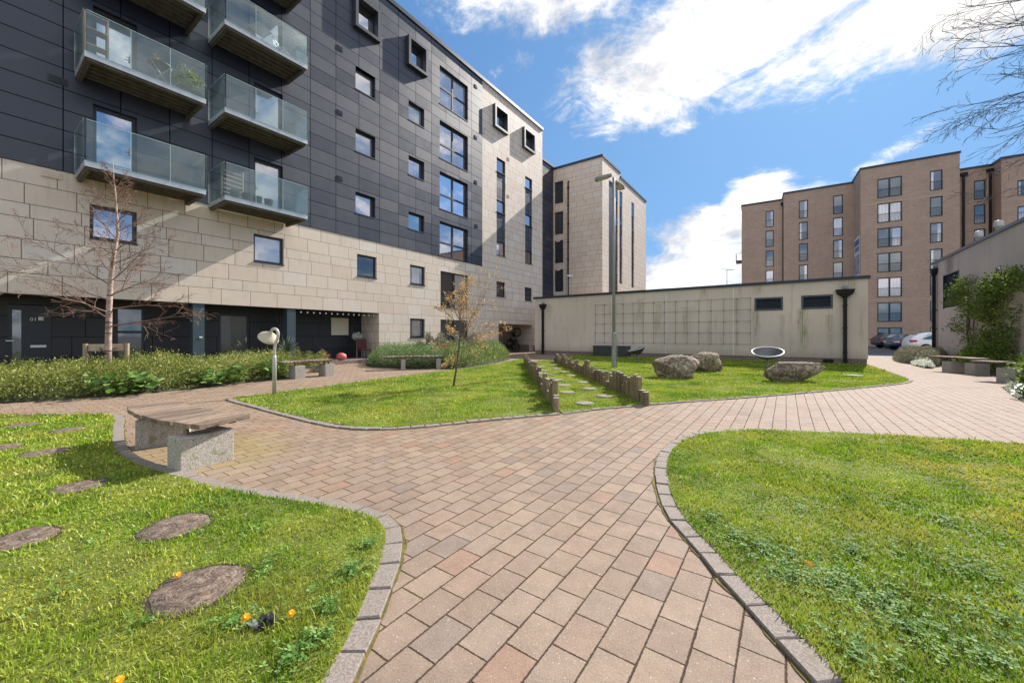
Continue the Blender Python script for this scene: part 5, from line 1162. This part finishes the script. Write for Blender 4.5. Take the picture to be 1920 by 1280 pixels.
bench_at((716, 694), (832, 691), .45, .0, .50, 'straight looking bench in front of the juniper shrub', ((.30), (.88)), .40, .36, .16)
bench_at((1738, 694), (1826, 703), .5, .12, .54, 'far bench of the pair beside the grey hedge on the right', ((.32), (.80)), .38, .42, .34)
bench_at((1817, 711), (1874, 716), .55, .0, .56, 'near bench of the pair at the right edge of the path', ((.86),), .40, .45, .72)

# ================================================================== vegetation
def mound(name, label, poly, hfun, n, size, m, aspect=.55, cat='shrubs', kind='stuff', soilm=None, up=1.0, fill=.15):
    xs = [p[0] for p in poly]; ys = [p[1] for p in poly]; P = []
    cnt_ = 0; x = rng.uniform(min(xs), max(xs), n * 3); y = rng.uniform(min(ys), max(ys), n * 3); k = inpoly(x, y, poly); x, y = x[k][:n], y[k][:n]
    z = np.array([hfun(a, b) for a, b in zip(x, y)]); u = 1 - rng.random(len(x)) ** 1.6 * (1 - fill); 
    z = z * u * (1 + np.abs(rng.normal(0, .14, len(x)))); P = np.stack([x + rng.normal(0, .02, len(x)), y + rng.normal(0, .02, len(x)), z + .02], 1)
    o = leafcloud(name, None, P, size, m, aspect, up); tag(o, label, cat, kind=kind)
    # woody core under the leaves
    g = 26; X = np.linspace(min(xs), max(xs), g * 2); Y = np.linspace(min(ys), max(ys), g * 2); mb = MB(); idx = {}
    XX, YY = np.meshgrid(X, Y, indexing='ij'); ins = inpoly(XX.ravel(), YY.ravel(), poly).reshape(XX.shape)
    for i in range(len(X)):
        for j in range(len(Y)): mb.v.append((X[i], Y[j], (hfun(X[i], Y[j]) * .55 if ins[i, j] else 0.0)))
    w = len(Y)
    for i in range(len(X) - 1):
        for j in range(w - 1):
            if ins[i, j] or ins[i + 1, j] or ins[i, j + 1] or ins[i + 1, j + 1]: mb.f.append((i * w + j, (i + 1) * w + j, (i + 1) * w + j + 1, i * w + j + 1)); mb.mi.append(0)
    c = mb.build('branches', M['core'], o); return o
M['core'] = plain('shrub_core', (0.045, 0.05, 0.018), 0.9, 0, 0.4, 12, 40, 1.0, .03)
def dist_edge(x, y, poly):
    best = 1e9
    for i in range(len(poly)):
        ax, ay = poly[i][0], poly[i][1]; bx, by = poly[(i + 1) % len(poly)][0], poly[(i + 1) % len(poly)][1]
        dx, dy = bx - ax, by - ay; t = max(0, min(1, ((x - ax) * dx + (y - ay) * dy) / (dx * dx + dy * dy + 1e-9))); best = min(best, math.hypot(x - ax - t * dx, y - ay - t * dy))
    return best
def hf(poly, h, soft=.35, ns=1.2, na=.35):
    def f(x, y): e = min(1.0, dist_edge(x, y, poly) / soft) ** .5; return max(.03, h * e * (1 + na * mnoise.noise(Vector((x * ns, y * ns, 2))) + .15 * mnoise.noise(Vector((x * 4, y * 4, 5)))))
    return f
front = ground_line([(-200, 762), (0, 756), (100, 750), (200, 743), (300, 735), (400, 724), (470, 716), (520, 711), (545, 706), (560, 700), (566, 693)])
bed = front + [(-16.2, front[-1][1] + .2), (-16.3, 5.0), (-16.0, 2.0), (-15.6, -1.2), (-14.5, -2.5)]
mb = MB(); mb.prism(bed, -.01, .012); struct(mb.build('soil', M['soil']), 'soil of the planting bed along the porch', 'soil')
mound('shrub_bed', 'mass of low small leaved yellow green shrubs along the porch', bed, hf(bed, .48, .5, 1.3, .7), 120000, .046, M['shrub'])
bed2 = ground_line([(575, 690), (628, 686), (650, 680), (600, 676), (560, 680)])
# bergenia clumps
def broadleaf(px, py, label, n=60, spread=.45, hgt=.3, size=.125, mat='broad', grp='broad leaved clumps along the bed edge'):
    p = G(px, py); t = thing('broad_leaved_plant', label, 'plant', p, 0, grp); V = []; F_ = []; Aa = []; i = 0
    for k in range(n):
        b = Vector((random.gauss(0, spread * .5), random.gauss(0, spread * .35), random.uniform(.08, hgt * 1.5))); a = random.uniform(0, 6.28); L = size * random.uniform(.7, 1.2); el = random.uniform(-.1, .9)
        d = Vector((math.cos(a) * math.cos(el), math.sin(a) * math.cos(el), math.sin(el))); s = d.cross(UP).normalized(); u = s.cross(d); r = random.random()
        rim = [(0, .0), (.25, .38), (.6, .46), (.9, .28), (1.05, 0), (.9, -.28), (.6, -.46), (.25, -.38)]
        V.append(tuple(b + d * L * .5 - u * L * .07)); Aa.append(r)
        for (q, w) in rim: V.append(tuple(b + d * L * q * 1.15 + s * L * w * 1.2 + u * L * (.02 + abs(w) * .18 - .25 * max(0, q - .6)))); Aa.append(r)
        for q in range(8): F_ += [i, i + 1 + q, i + 1 + (q + 1) % 8]
        i += 9
    raw('leaves', V, F_, 3, M[mat], t, Aa, smooth=True)
    mb = MB()
    for k in range(14): a = random.uniform(0, 6.28); mb.tube([(0, 0, 0), (math.cos(a) * spread * .4, math.sin(a) * spread * .3, hgt * .7)], .008, 4)
    mb.build('stems', M['clover_stem'], t)
broadleaf(215, 741, 'broad leaved clump at the bed edge below the birch', 90, .7, .30)
broadleaf(268, 737, 'broad leaved clump just right of the one below the birch', 70, .5, .26)
broadleaf(385, 725, 'broad leaved clump halfway along the bed edge', 70, .5, .26)
broadleaf(440, 719, 'broad leaved clump left of the curled lamp', 80, .55, .30)
broadleaf(497, 712, 'broad leaved clump behind the curled lamp pole', 90, .55, .34)
broadleaf(528, 707, 'broad leaved clump beside the end of the left bench', 50, .4, .34)
# right bed: juniper, grasses, shrubs
jb = smoothline(ground_line([(690, 682), (700, 688), (760, 691), (830, 690), (850, 684), (850, 678), (780, 672), (705, 674)]), 4, True)
mound('juniper', 'spreading green juniper behind the straight bench', jb, hf(jb, .64, .5, 2.2, .5), 42000, .08, M['juniper'], .22, 'shrub', None, None, .8)
rb = smoothline(ground_line([(830, 690), (870, 690), (910, 684), (945, 676), (952, 671), (930, 667), (860, 667), (825, 673)]), 4, True)
mound('strap_leaved_plants', 'mass of strappy arching leaves beside the juniper', rb, hf(rb, .58, .4, 2.0, .5), 42000, .20, M['straps'], .09, 'plants', 'stuff', None, 1.6)
def bush(px, py, rx, h, label, mat, n, size, name='shrub', aspect=.3):
    p = G(px, py); t = thing(name, label, 'shrub', p); n_ = n; d = rng.normal(0, 1, (n_, 3)); d[:, 2] = np.abs(d[:, 2]); d /= np.linalg.norm(d, axis=1)[:, None]
    r = rng.uniform(.35, 1, n_)[:, None] * (1 + .22 * np.sin(d[:, :1] * 6 + d[:, 1:2] * 8 + d[:, 2:] * 5)); P = d * r * np.array([rx, rx, h]); leafcloud('foliage', t, P, size, M[mat], aspect, 1.2)
    mb = MB()
    for k in range(18): a = random.uniform(0, 6.28); e = random.uniform(.5, 1.4); q = Vector((math.cos(a) * math.cos(e) * rx, math.sin(a) * math.cos(e) * rx, math.sin(e) * h)) * .8; mb.tube([(0, 0, 0), q * .5 + Vector((0, 0, .05)), q], [.014, .01, .004], 4)
    mb.build('stems', M['bark'], t)
bush(815, 676, 1.0, 1.25, 'rosemary like grey green bush behind the juniper', 'greyleaf', 14000, .15, aspect=.2)
bush(872, 673, 1.25, 1.25, 'wide grey leaved bush behind the amber tree', 'greyleaf', 17000, .14, aspect=.2)
bush(790, 678, .7, .8, 'small dark bush between the juniper and the facade', 'straps', 4000, .12, aspect=.12)
bush(590, 688, .75, .62, 'pale green rounded bush behind the left bench', 'shrub', 6000, .06)
bush(545, 689, .7, .7, 'bushy shrub at the right end of the porch bed', 'shrub', 6000, .05)
bush(596, 697, .35, .3, 'low twiggy plant between the blocks of the left bench', 'greyleaf', 1500, .05)
# right hand hedge and plants
hb = smoothline(ground_line([(1676, 672), (1683, 679), (1710, 683), (1742, 688), (1775, 684), (1780, 672), (1735, 668), (1690, 667)]), 4, True)
mound('grey_hedge', 'low clipped grey green hedge in front of the parked cars', hb, hf(hb, .48, .3, 2.5, .4), 42000, .06, M['greyleaf'], .35, 'hedge', None)
wf = smoothline(ground_line([(1706, 681), (1720, 687), (1745, 691), (1750, 686), (1730, 681)]), 4, True)
mound('white_flowers', 'patch of small white flowers beside the far bench', wf, hf(wf, .26, .2), 2600, .06, M['whitefl'], .7, 'flowers', 'stuff')
rp = [(5.2, 22.0), (6.4, 26.5), (6.45, 16.0), (5.6, 14.5), (5.0, 15.5), (5.15, 17.0), (5.75, 18.5), (5.9, 20.5)]
mb = MB(); mb.prism([(4.6, 14.0), (6.48, 14.0), (6.48, 29.0), (5.3, 29.0), (5.4, 24), (5.5, 20), (5.2, 17.5)], -.01, .012); struct(mb.build('soil', M['soil']), 'soil strip at the foot of the grey wall', 'soil')
mound('ground_cover', 'dark leafy ground cover at the foot of the grey wall', rp, hf(rp, .75, .5, 1.0, .5), 26000, .075, M['vine'], .6, 'plants', 'stuff')
broadleaf(1925, 726, 'bright green leafy plant at the right edge of the photo', 120, .3, .40, .10, 'vine', 'leafy plants at the right edge')
broadleaf(1925, 748, 'low green leaves at the right edge nearest the paving', 70, .22, .18, .08, 'broad', 'leafy plants at the right edge')
fb = ground_line([(1880, 726), (1905, 745), (1925, 756), (1935, 735), (1900, 720)])
mound('ground_cover', 'small pale edging plants along the path at the right edge', fb, hf(fb, .14, .2), 900, .025, M['whitefl'], .6, 'plants', 'stuff')

# ---- trees
def grow(tw, lv, p, d, L, r, lev, P, rr, tips):
    n = P['seg'][lev]; pts = [p.copy()]; rad = [r]; q = p.copy(); dd = d.copy(); sl_ = L / n
    for i in range(n):
        dd = (dd + Vector((rr.gauss(0, 1), rr.gauss(0, 1), rr.gauss(0, 1))) * P['wob'][lev] + Vector((0, 0, P['grav'][lev]))).normalized(); q = q + dd * sl_; pts.append(q.copy()); rad.append(max(P['rmin'], r * (1 - (i + 1) / n * P['taper'][lev])))
    tw[min(lev, 1)].tube(pts, rad, (8, 6, 4, 3, 3)[lev], False)
    if lev + 1 >= len(P['seg']): tips.append((pts, dd)); return
    k = P['kids'][lev]
    for i in range(k):
        t = P['from'][lev] + (1 - P['from'][lev]) * (i + rr.random()) / k; f = t * n; j = min(n - 1, int(f)); b = pts[j].lerp(pts[j + 1], f - j); ax = (pts[j + 1] - pts[j]).normalized()
        o = ax.orthogonal().normalized(); o.rotate(Matrix.Rotation(rr.uniform(0, 6.283) + i * 2.4, 3, ax)); an = rr.uniform(*P['ang'][lev]); nd = (ax * math.cos(an) + o * math.sin(an)).normalized()
        if P.get('bias') is not None: nd = (nd + P['bias'] * rr.random()).normalized()
        grow(tw, lv, b, nd, L * P['len'][lev] * rr.uniform(.6, 1.1) * (1.15 - .55 * t), max(P['rmin'], rad[j] * P['rr'][lev]), lev + 1, P, rr, tips)
def birch():
    base = G(202, 724); d = base.dot(FW); k = d / FP
    t = thing('birch_tree', 'slender leafless birch with copper and white bark in the planting bed', 'tree', base); rr = random.Random(21)
    def q(px, py, dy=0): v = RT * ((px - 202) * k) + FW * dy; return Vector((v.x, v.y, H + (HY - py) * k))
    tr = [Vector((0, 0, -.05)), q(203, 640), q(205, 570), q(208, 520), q(213, 480), q(221, 440), q(219, 400), q(216, 360), q(213, 330), q(212, 300)]
    mb = MB(); mb.tube(tr, [.072, .066, .058, .050, .040, .031, .022, .015, .009, .004], 12); mb.build('trunk', M['birch'], t, smooth=True)
    M['darkbark'] = plain('dark_bark_band', (.05, .035, .03), .8); mb = MB()
    for z in (.5, .9, 1.35, 1.62, 1.9, 2.3): 
        for i in range(9):
            if tr[i].z <= z <= tr[i + 1].z: f = (z - tr[i].z) / (tr[i + 1].z - tr[i].z); c = tr[i].lerp(tr[i + 1], f); r = [.072, .066, .058, .050, .040, .031, .022, .015, .009][i]; mb.lathe([(r * .99, -.012), (r * 1.03, 0), (r * .99, .012)], 12, Matrix.Translation(c)); break
    mb.build('bark_bands', M['darkbark'], t)
    P = dict(seg=[9, 8, 6, 5], wob=[.07, .10, .13, .16], grav=[.015, .0, -.02, -.03], taper=[.85, .8, .7, .6], kids=[7, 5, 3], ang=[(.35, .8), (.4, .9), (.4, .9)], len=[.52, .5, .55], rr=[.62, .6, .6], rmin=.0034)
    P['from'] = [.12, .12, .1]; tw = [MB(), MB()]; tips = []
    for i in range(26):
        z = 1.55 + i * .145 + rr.uniform(-.05, .05)
        for j in range(9):
            if tr[j].z <= z <= tr[j + 1].z: f = (z - tr[j].z) / (tr[j + 1].z - tr[j].z); c = tr[j].lerp(tr[j + 1], f); break
        a = i * 2.4 + rr.uniform(-.4, .4) + (0.0); el = .35 + .6 * (i / 26) + rr.uniform(-.15, .15)
        if i < 4: el = .18
        dd = RT * math.cos(a) + FW * math.sin(a) * .75; dd = (dd * math.cos(el) + UP * math.sin(el)).normalized()
        grow(tw, None, c, dd, (2.05 - .062 * i) * rr.uniform(.8, 1.1), .019 - .0005 * i, 0, dict(P, grav=[.02 if i > 3 else .0, .0, -.02, -.04]), rr, tips)
    tw[0].build('branches', M['twig'], t, smooth=True); tw[1].build('twigs', M['twig'], t)
    # low pale drooping twigs
    return t
birch()
def stakes():
    a, b = G(160, 719.5), G(238, 715.5); t = thing('tree_stake', 'timber stake frame with crossbar holding the birch', 'stake', a)
    for p in (a, b): mb = MB(); q = p - a; mb.tube([q + Vector((0, 0, -.05)), q + Vector((0, 0, 1.07))], .05, 12); mb.build('stake', M['stake'], t, smooth=False)
    mb = MB(); u = (b - a); L = u.length; an = math.atan2(u.y, u.x); mb.box(0.06, L - .06, -.03, .03, .87, 1.05, Matrix.Rotation(an, 4, 'Z')); mb.build('crossbar', M['stake'], t, bevel=.006)
    mb = MB(); c = G(202, 724) - a; c.z = .84; m1 = Matrix.Rotation(an, 4, 'Z') @ Vector((L * .35, 0, .95)); m2 = Matrix.Rotation(an, 4, 'Z') @ Vector((L * .72, 0, .95)); mb.tube([m1, c + Vector((-.06, -.06, 0)), c + Vector((.0, -.11, 0)), c + Vector((.07, -.05, 0)), m2], .018, 6); mb.build('tie', M['pipe'], t)
stakes()
def amber_tree():
    base = G(849, 725.5); k = base.dot(FW) / FP; t = thing('amber_tree', 'small leaning tree with amber young leaves on the middle lawn', 'tree', base); rr = random.Random(5)
    def q(px, py, dy=0): v = RT * ((px - 849) * k) + FW * dy; return Vector((v.x, v.y, H + (HY - py) * k))
    tr = [Vector((0, 0, -.05)), q(855, 695), q(860, 660), q(862, 632), q(861, 605), q(864, 570), q(868, 540)]
    mb = MB(); mb.tube(tr, [.026, .024, .021, .018, .013, .009, .005], 8); mb.build('trunk', M['bark'], t, smooth=True)
    P = dict(seg=[8, 6, 4], wob=[.10, .16, .2], grav=[.02, .01, 0], taper=[.85, .8, .6], kids=[12, 5], ang=[(.35, .95), (.4, 1.0)], len=[.42, .5], rr=[.6, .6], rmin=.0022)
    P['from'] = [.12, .1]; tw = [MB(), MB()]; tips = []
    limbs = [((862, 632), (965, 522), .1), ((862, 640), (945, 612), -.2), ((861, 620), (905, 545), .5), ((862, 610), (828, 575), -.3), ((861, 625), (832, 625), .4), ((861, 645), (815, 655), -.1), ((863, 585), (855, 535), 0.2), ((866, 560), (880, 520), -.2), ((860, 650), (920, 645), .4), ((861, 615), (880, 570), -.5), ((862, 600), (838, 545), .2), ((861, 635), (900, 600), -.6), ((860, 655), (835, 690), .0)]
    for (a, b, dy) in limbs:
        s = q(*a); e = q(*b, dy); d = (e - s); L = d.length; grow(tw, None, s, d.normalized(), L, .010, 0, P, rr, tips)
    tw[0].build('branches', M['bark'], t, smooth=True); tw[1].build('twigs', M['twig'], t)
    PT = []
    for pts, dd in tips:
        for i in range(1, len(pts)):
            for _ in range(1 + (rr.random() < .45)): PT.append(tuple(pts[i] + Vector((rr.gauss(0, .018), rr.gauss(0, .018), rr.gauss(0, .018)))))
    leafcloud('leaves', t, PT, .034, M['amber'], .5, .8)
amber_tree()
def right_tree():
    base = Vector((5.3, 9.6, 0)); t = thing('bare_tree', 'leafless tree reaching in drooping dark branches from the right edge', 'tree', base); rr = random.Random(33)
    mb = MB(); mb.tube([(0, 0, -.1), (.05, 0, 1.5), (-.05, .1, 3.2), (0, .1, 5.2), (.05, .15, 7.5)], [.14, .12, .10, .07, .03], 12); mb.build('trunk', M['birch'], t, smooth=True)
    P = dict(seg=[9, 8, 6, 4], wob=[.05, .10, .13, .18], grav=[-.03, -.045, -.05, -.05], taper=[.85, .8, .7, .6], kids=[7, 6, 3], ang=[(.25, .7), (.3, .8), (.4, .9)], len=[.48, .45, .45], rr=[.55, .6, .6], rmin=.0026)
    P['from'] = [.2, .1, .1]; tw = [MB(), MB()]; tips = []
    for (z, px, py, d) in [(5.0, 1770, 120, 6.8), (5.6, 1800, 20, 6.5), (4.8, 1800, 185, 6.6), (4.6, 1830, 240, 6.6), (4.3, 1850, 270, 6.4), (6.0, 1840, -60, 6.4), (4.0, 1865, 330, 6.8), (5.2, 1820, 90, 7.4), (3.6, 1880, 370, 7.0), (4.9, 1880, 160, 7.2), (4.4, 1900, 220, 6.2)]:
        s = Vector((0, .1, z)); e = at(px, py, d) - base; e.z += .35; dd = e - s; grow(tw, None, s, (dd.normalized() + Vector((0, 0, .12))).normalized(), dd.length * .98, .022, 0, P, rr, tips)
    tw[0].build('branches', M['darktwig'], t, smooth=True); tw[1].build('twigs', M['darktwig'], t)
right_tree()
# climbers on wall F
def climber(ypts, label, n, seed, top):
    rr = random.Random(seed); t = thing('climbing_plant', label, 'climbing plant', (XF - .12, ypts[0], 0), 0, 'climbers on the grey wall'); mb = MB(); P = []
    for k in range(5):
        y = rr.uniform(-.25, .25); pts = [Vector((0, y, 0))]
        for i in range(12): pts.append(pts[-1] + Vector((rr.uniform(-.03, .03), rr.uniform(-.12, .12), top / 12)))
        mb.tube(pts, [.02] * 9 + [.012] * 4, 5)
        for _ in range(3):
            j = rr.randrange(4, 12); q = [pts[j]]
            sgn = rr.choice((-1, 1))
            for i in range(7): q.append(q[-1] + Vector((rr.uniform(-.05, .03), sgn * rr.uniform(.05, .22), rr.uniform(-.08, .12))))
            mb.tube(q, .007, 4); 
            for v in q[1:]: P += [tuple(v + Vector((rr.gauss(-.05, .08), rr.gauss(0, .14), rr.gauss(0, .14)))) for _ in range(n // 130)]
    for (cy, cz, ry, rz_, nn) in ypts[1]:
        for _ in range(nn):
            a = rr.uniform(0, 6.28); r = math.sqrt(rr.random()) * (1 + .25 * math.sin(3 * a + seed)); P.append((min(.08, rr.gauss(-.14, .14)), cy - ypts[0] + math.cos(a) * ry * r, cz + math.sin(a) * rz_ * r))
    mb.build('stems', M['bark'], t); leafcloud('leaves', t, P, .085, M['vine'], .6, .5)
def yz(px, py): return onX(px, py, XF - .15)
y, z = yz(1815, 560); climber((y, [(yz(1800, 555)[0], yz(1800, 555)[1], 1.0, .5, 900), (yz(1815, 535)[0], yz(1815, 535)[1], .9, .35, 600), (yz(1800, 610)[0], yz(1800, 610)[1], 1.0, .35, 300), (yz(1822, 580)[0], yz(1822, 580)[1], .5, .5, 500)]), 'climbing plant left on the grey wall beside the louvre', 600, 3, 3.2)
y, z = yz(1868, 560); climber((y, [(yz(1870, 540)[0], yz(1870, 540)[1], 1.1, .45, 1900), (yz(1855, 580)[0], yz(1855, 580)[1], .8, .6, 1800), (yz(1858, 640)[0], yz(1858, 640)[1], .7, .6, 1500), (yz(1905, 525)[0], yz(1905, 525)[1], .8, .4, 1200), (yz(1890, 650)[0], yz(1890, 650)[1], .6, .6, 900), (yz(1900, 600)[0], yz(1900, 600)[1], .3, .7, 500)]), 'large climbing plant right on the grey wall', 800, 8, 3.8)

# ------------------------------------------------------------------ cars
def car(loc, rz, label, paint, L=4.4, W_=1.82, Hh=1.55, suv=True, lights='rear'):
    t = thing('parked_car', label, 'car', loc, rz, 'cars parked before the brick flats'); w = W_ / 2
    # stations along x (rear 0 -> front L): (x, zlow, zbelt, ztop, half width belt, half width top)
    k = Hh / 1.55
    st_ = [(0.0, .42, .62, .70, w * .80, w * .70), (.06, .30, .78, .98, w * .93, w * .78), (.30, .24, .92, 1.30 * k, w * .98, w * .74), (.75, .22, .95, 1.50 * k, w, w * .73), (1.5, .22, .95, Hh, w, w * .74), (2.3, .22, .93, Hh * .985, w, w * .74), (2.9, .22, .92, 1.30 * k, w, w * .74), (3.35, .22, .92, .98, w, w * .86), (3.9, .24, .84, .88, w * .97, w * .84), (4.25, .28, .70, .76, w * .88, w * .76), (4.4, .40, .58, .62, w * .72, w * .62)]
    vs = []; nseg = 10
    for (x, zl, zb, zt, wb, wt) in st_:
        x = x / 4.4 * L; pr = [(wb * .86, zl), (wb * .97, zl + .10), (wb, (zl + zb) / 2), (wb * .97, zb), (wt, zt - .04), (wt * .8, zt)]
        ring = [(x, -a, b) for a, b in pr] + [(x, a, b) for a, b in pr[::-1]]; vs += ring
    m_ = 12; fs = [(i * m_ + j, i * m_ + (j + 1) % m_, (i + 1) * m_ + (j + 1) % m_, (i + 1) * m_ + j) for i in range(len(st_) - 1) for j in range(m_)] + [tuple(range(m_)), tuple(range((len(st_) - 1) * m_, len(st_) * m_))]
    mb = MB(); mb.add(vs, fs); b = mb.build('body', paint, t, smooth=True); sb = b.modifiers.new('sub', 'SUBSURF'); sb.levels = 2; sb.render_levels = 2
    gl = M['carglass']
    for s in (-1, 1):
        mb = MB(); y0, y1 = s * w * .985, s * w * .79; zb = .98; zt = Hh * .93; q = lambda x: x / 4.4 * L
        mb.add([(q(.62), y0 * .99, zb + .05), (q(1.5), y0, zb), (q(1.5), y1, zt), (q(1.0), y1, zt - .04)], [(0, 1, 2, 3)]); mb.add([(q(1.56), y0, zb), (q(3.1), y0 * .99, zb), (q(2.62), y1, zt - .02), (q(1.56), y1, zt)], [(0, 1, 2, 3)]); mb.build('side_window', gl, t)
        for x in (.82, 3.55):
            x = q(x); mb = MB(); mb.lathe([(.0, -.11), (.33, -.11), (.345, -.08), (.345, .08), (.33, .11), (0, .11)], 24, Matrix.Translation((x, s * (w - .10), .34)) @ Matrix.Rotation(R_(90), 4, 'X')); wh = mb.build('wheel', M['pipe'], t); mb = MB()
            mb.lathe([(0, 0), (.20, 0), (.21, .01)], 20, Matrix.Translation((x, s * (w + .015), .34)) @ Matrix.Rotation(R_(90) * -s, 4, 'X')); mb.build('rim', M['steel'], wh)
    mb = MB(); mb.add([(.12, -w * .72, 1.02), (.12, w * .72, 1.02), (.52, w * .6, Hh * .93), (.52, -w * .6, Hh * .93)], [(0, 1, 2, 3)]); mb.build('rear_window', gl, t)
    for s in (-1, 1):
        mb = MB(); mb.box(.0, .36, min(s * w * .72, s * w * 1.0), max(s * w * .72, s * w * 1.0), .82, .95); mb.build('tail_light', M['redlamp'], t, bevel=.02)
        mb = MB(); mb.box(L - .42, L - .10, min(s * w * .62, s * w * .96), max(s * w * .62, s * w * .96), .66, .76); mb.build('headlight', M['headlamp'], t, bevel=.02)
    return t
M['carglass'] = glass_mat('car_glass', (.8, .9, .95), (.02, .025, .03), .25); M['redlamp'] = plain('red_tail_light', (.45, .02, .04), .2, 0, .1); M['headlamp'] = plain('clear_headlight', (.7, .72, .75), .15, .3, .1)
def paint(name, c): 
    m = plain(name, c, .25, 0, .03, 2, 20, 0.0); m.node_tree.nodes['Principled BSDF'].inputs['Coat Weight'].default_value = 1; return m
M['pw'] = paint('white_car_paint', (.86, .88, .92)); M['pk'] = paint('black_car_paint', (.018, .018, .022)); M['pn'] = paint('navy_car_paint', (.012, .02, .05)); M['pg'] = paint('charcoal_car_paint', (.02, .022, .028))
def gp(px, d): p = at(px, 628, d); p.z = 0; return p
car(gp(1697, 29.0), R_(8), 'white hatchback with red tail light, parked nearest behind the hedge', M['pw'])
c_ = gp(1638, 39.0); car(c_, R_(14), 'dark car with red tail light, leftmost in the row before the brick flats', M['pk'], 4.5, 1.8, 1.45)
c_ = gp(1664, 34.0); hd = R_(18); car(c_ + Vector((math.cos(hd), math.sin(hd), 0)) * 4.3, hd + math.pi, 'navy car facing left between the dark and the white car', M['pn'], 4.3, 1.8, 1.45)
car(gp(1716, 35.5), R_(8), 'charcoal car whose roof shows above the white one', M['pg'], 4.6, 1.85, 1.75)
for o in bpy.data.objects:
    if o.type == 'MESH' and o.get('label') is None and o.parent is None: print('UNTAGGED', o.name)
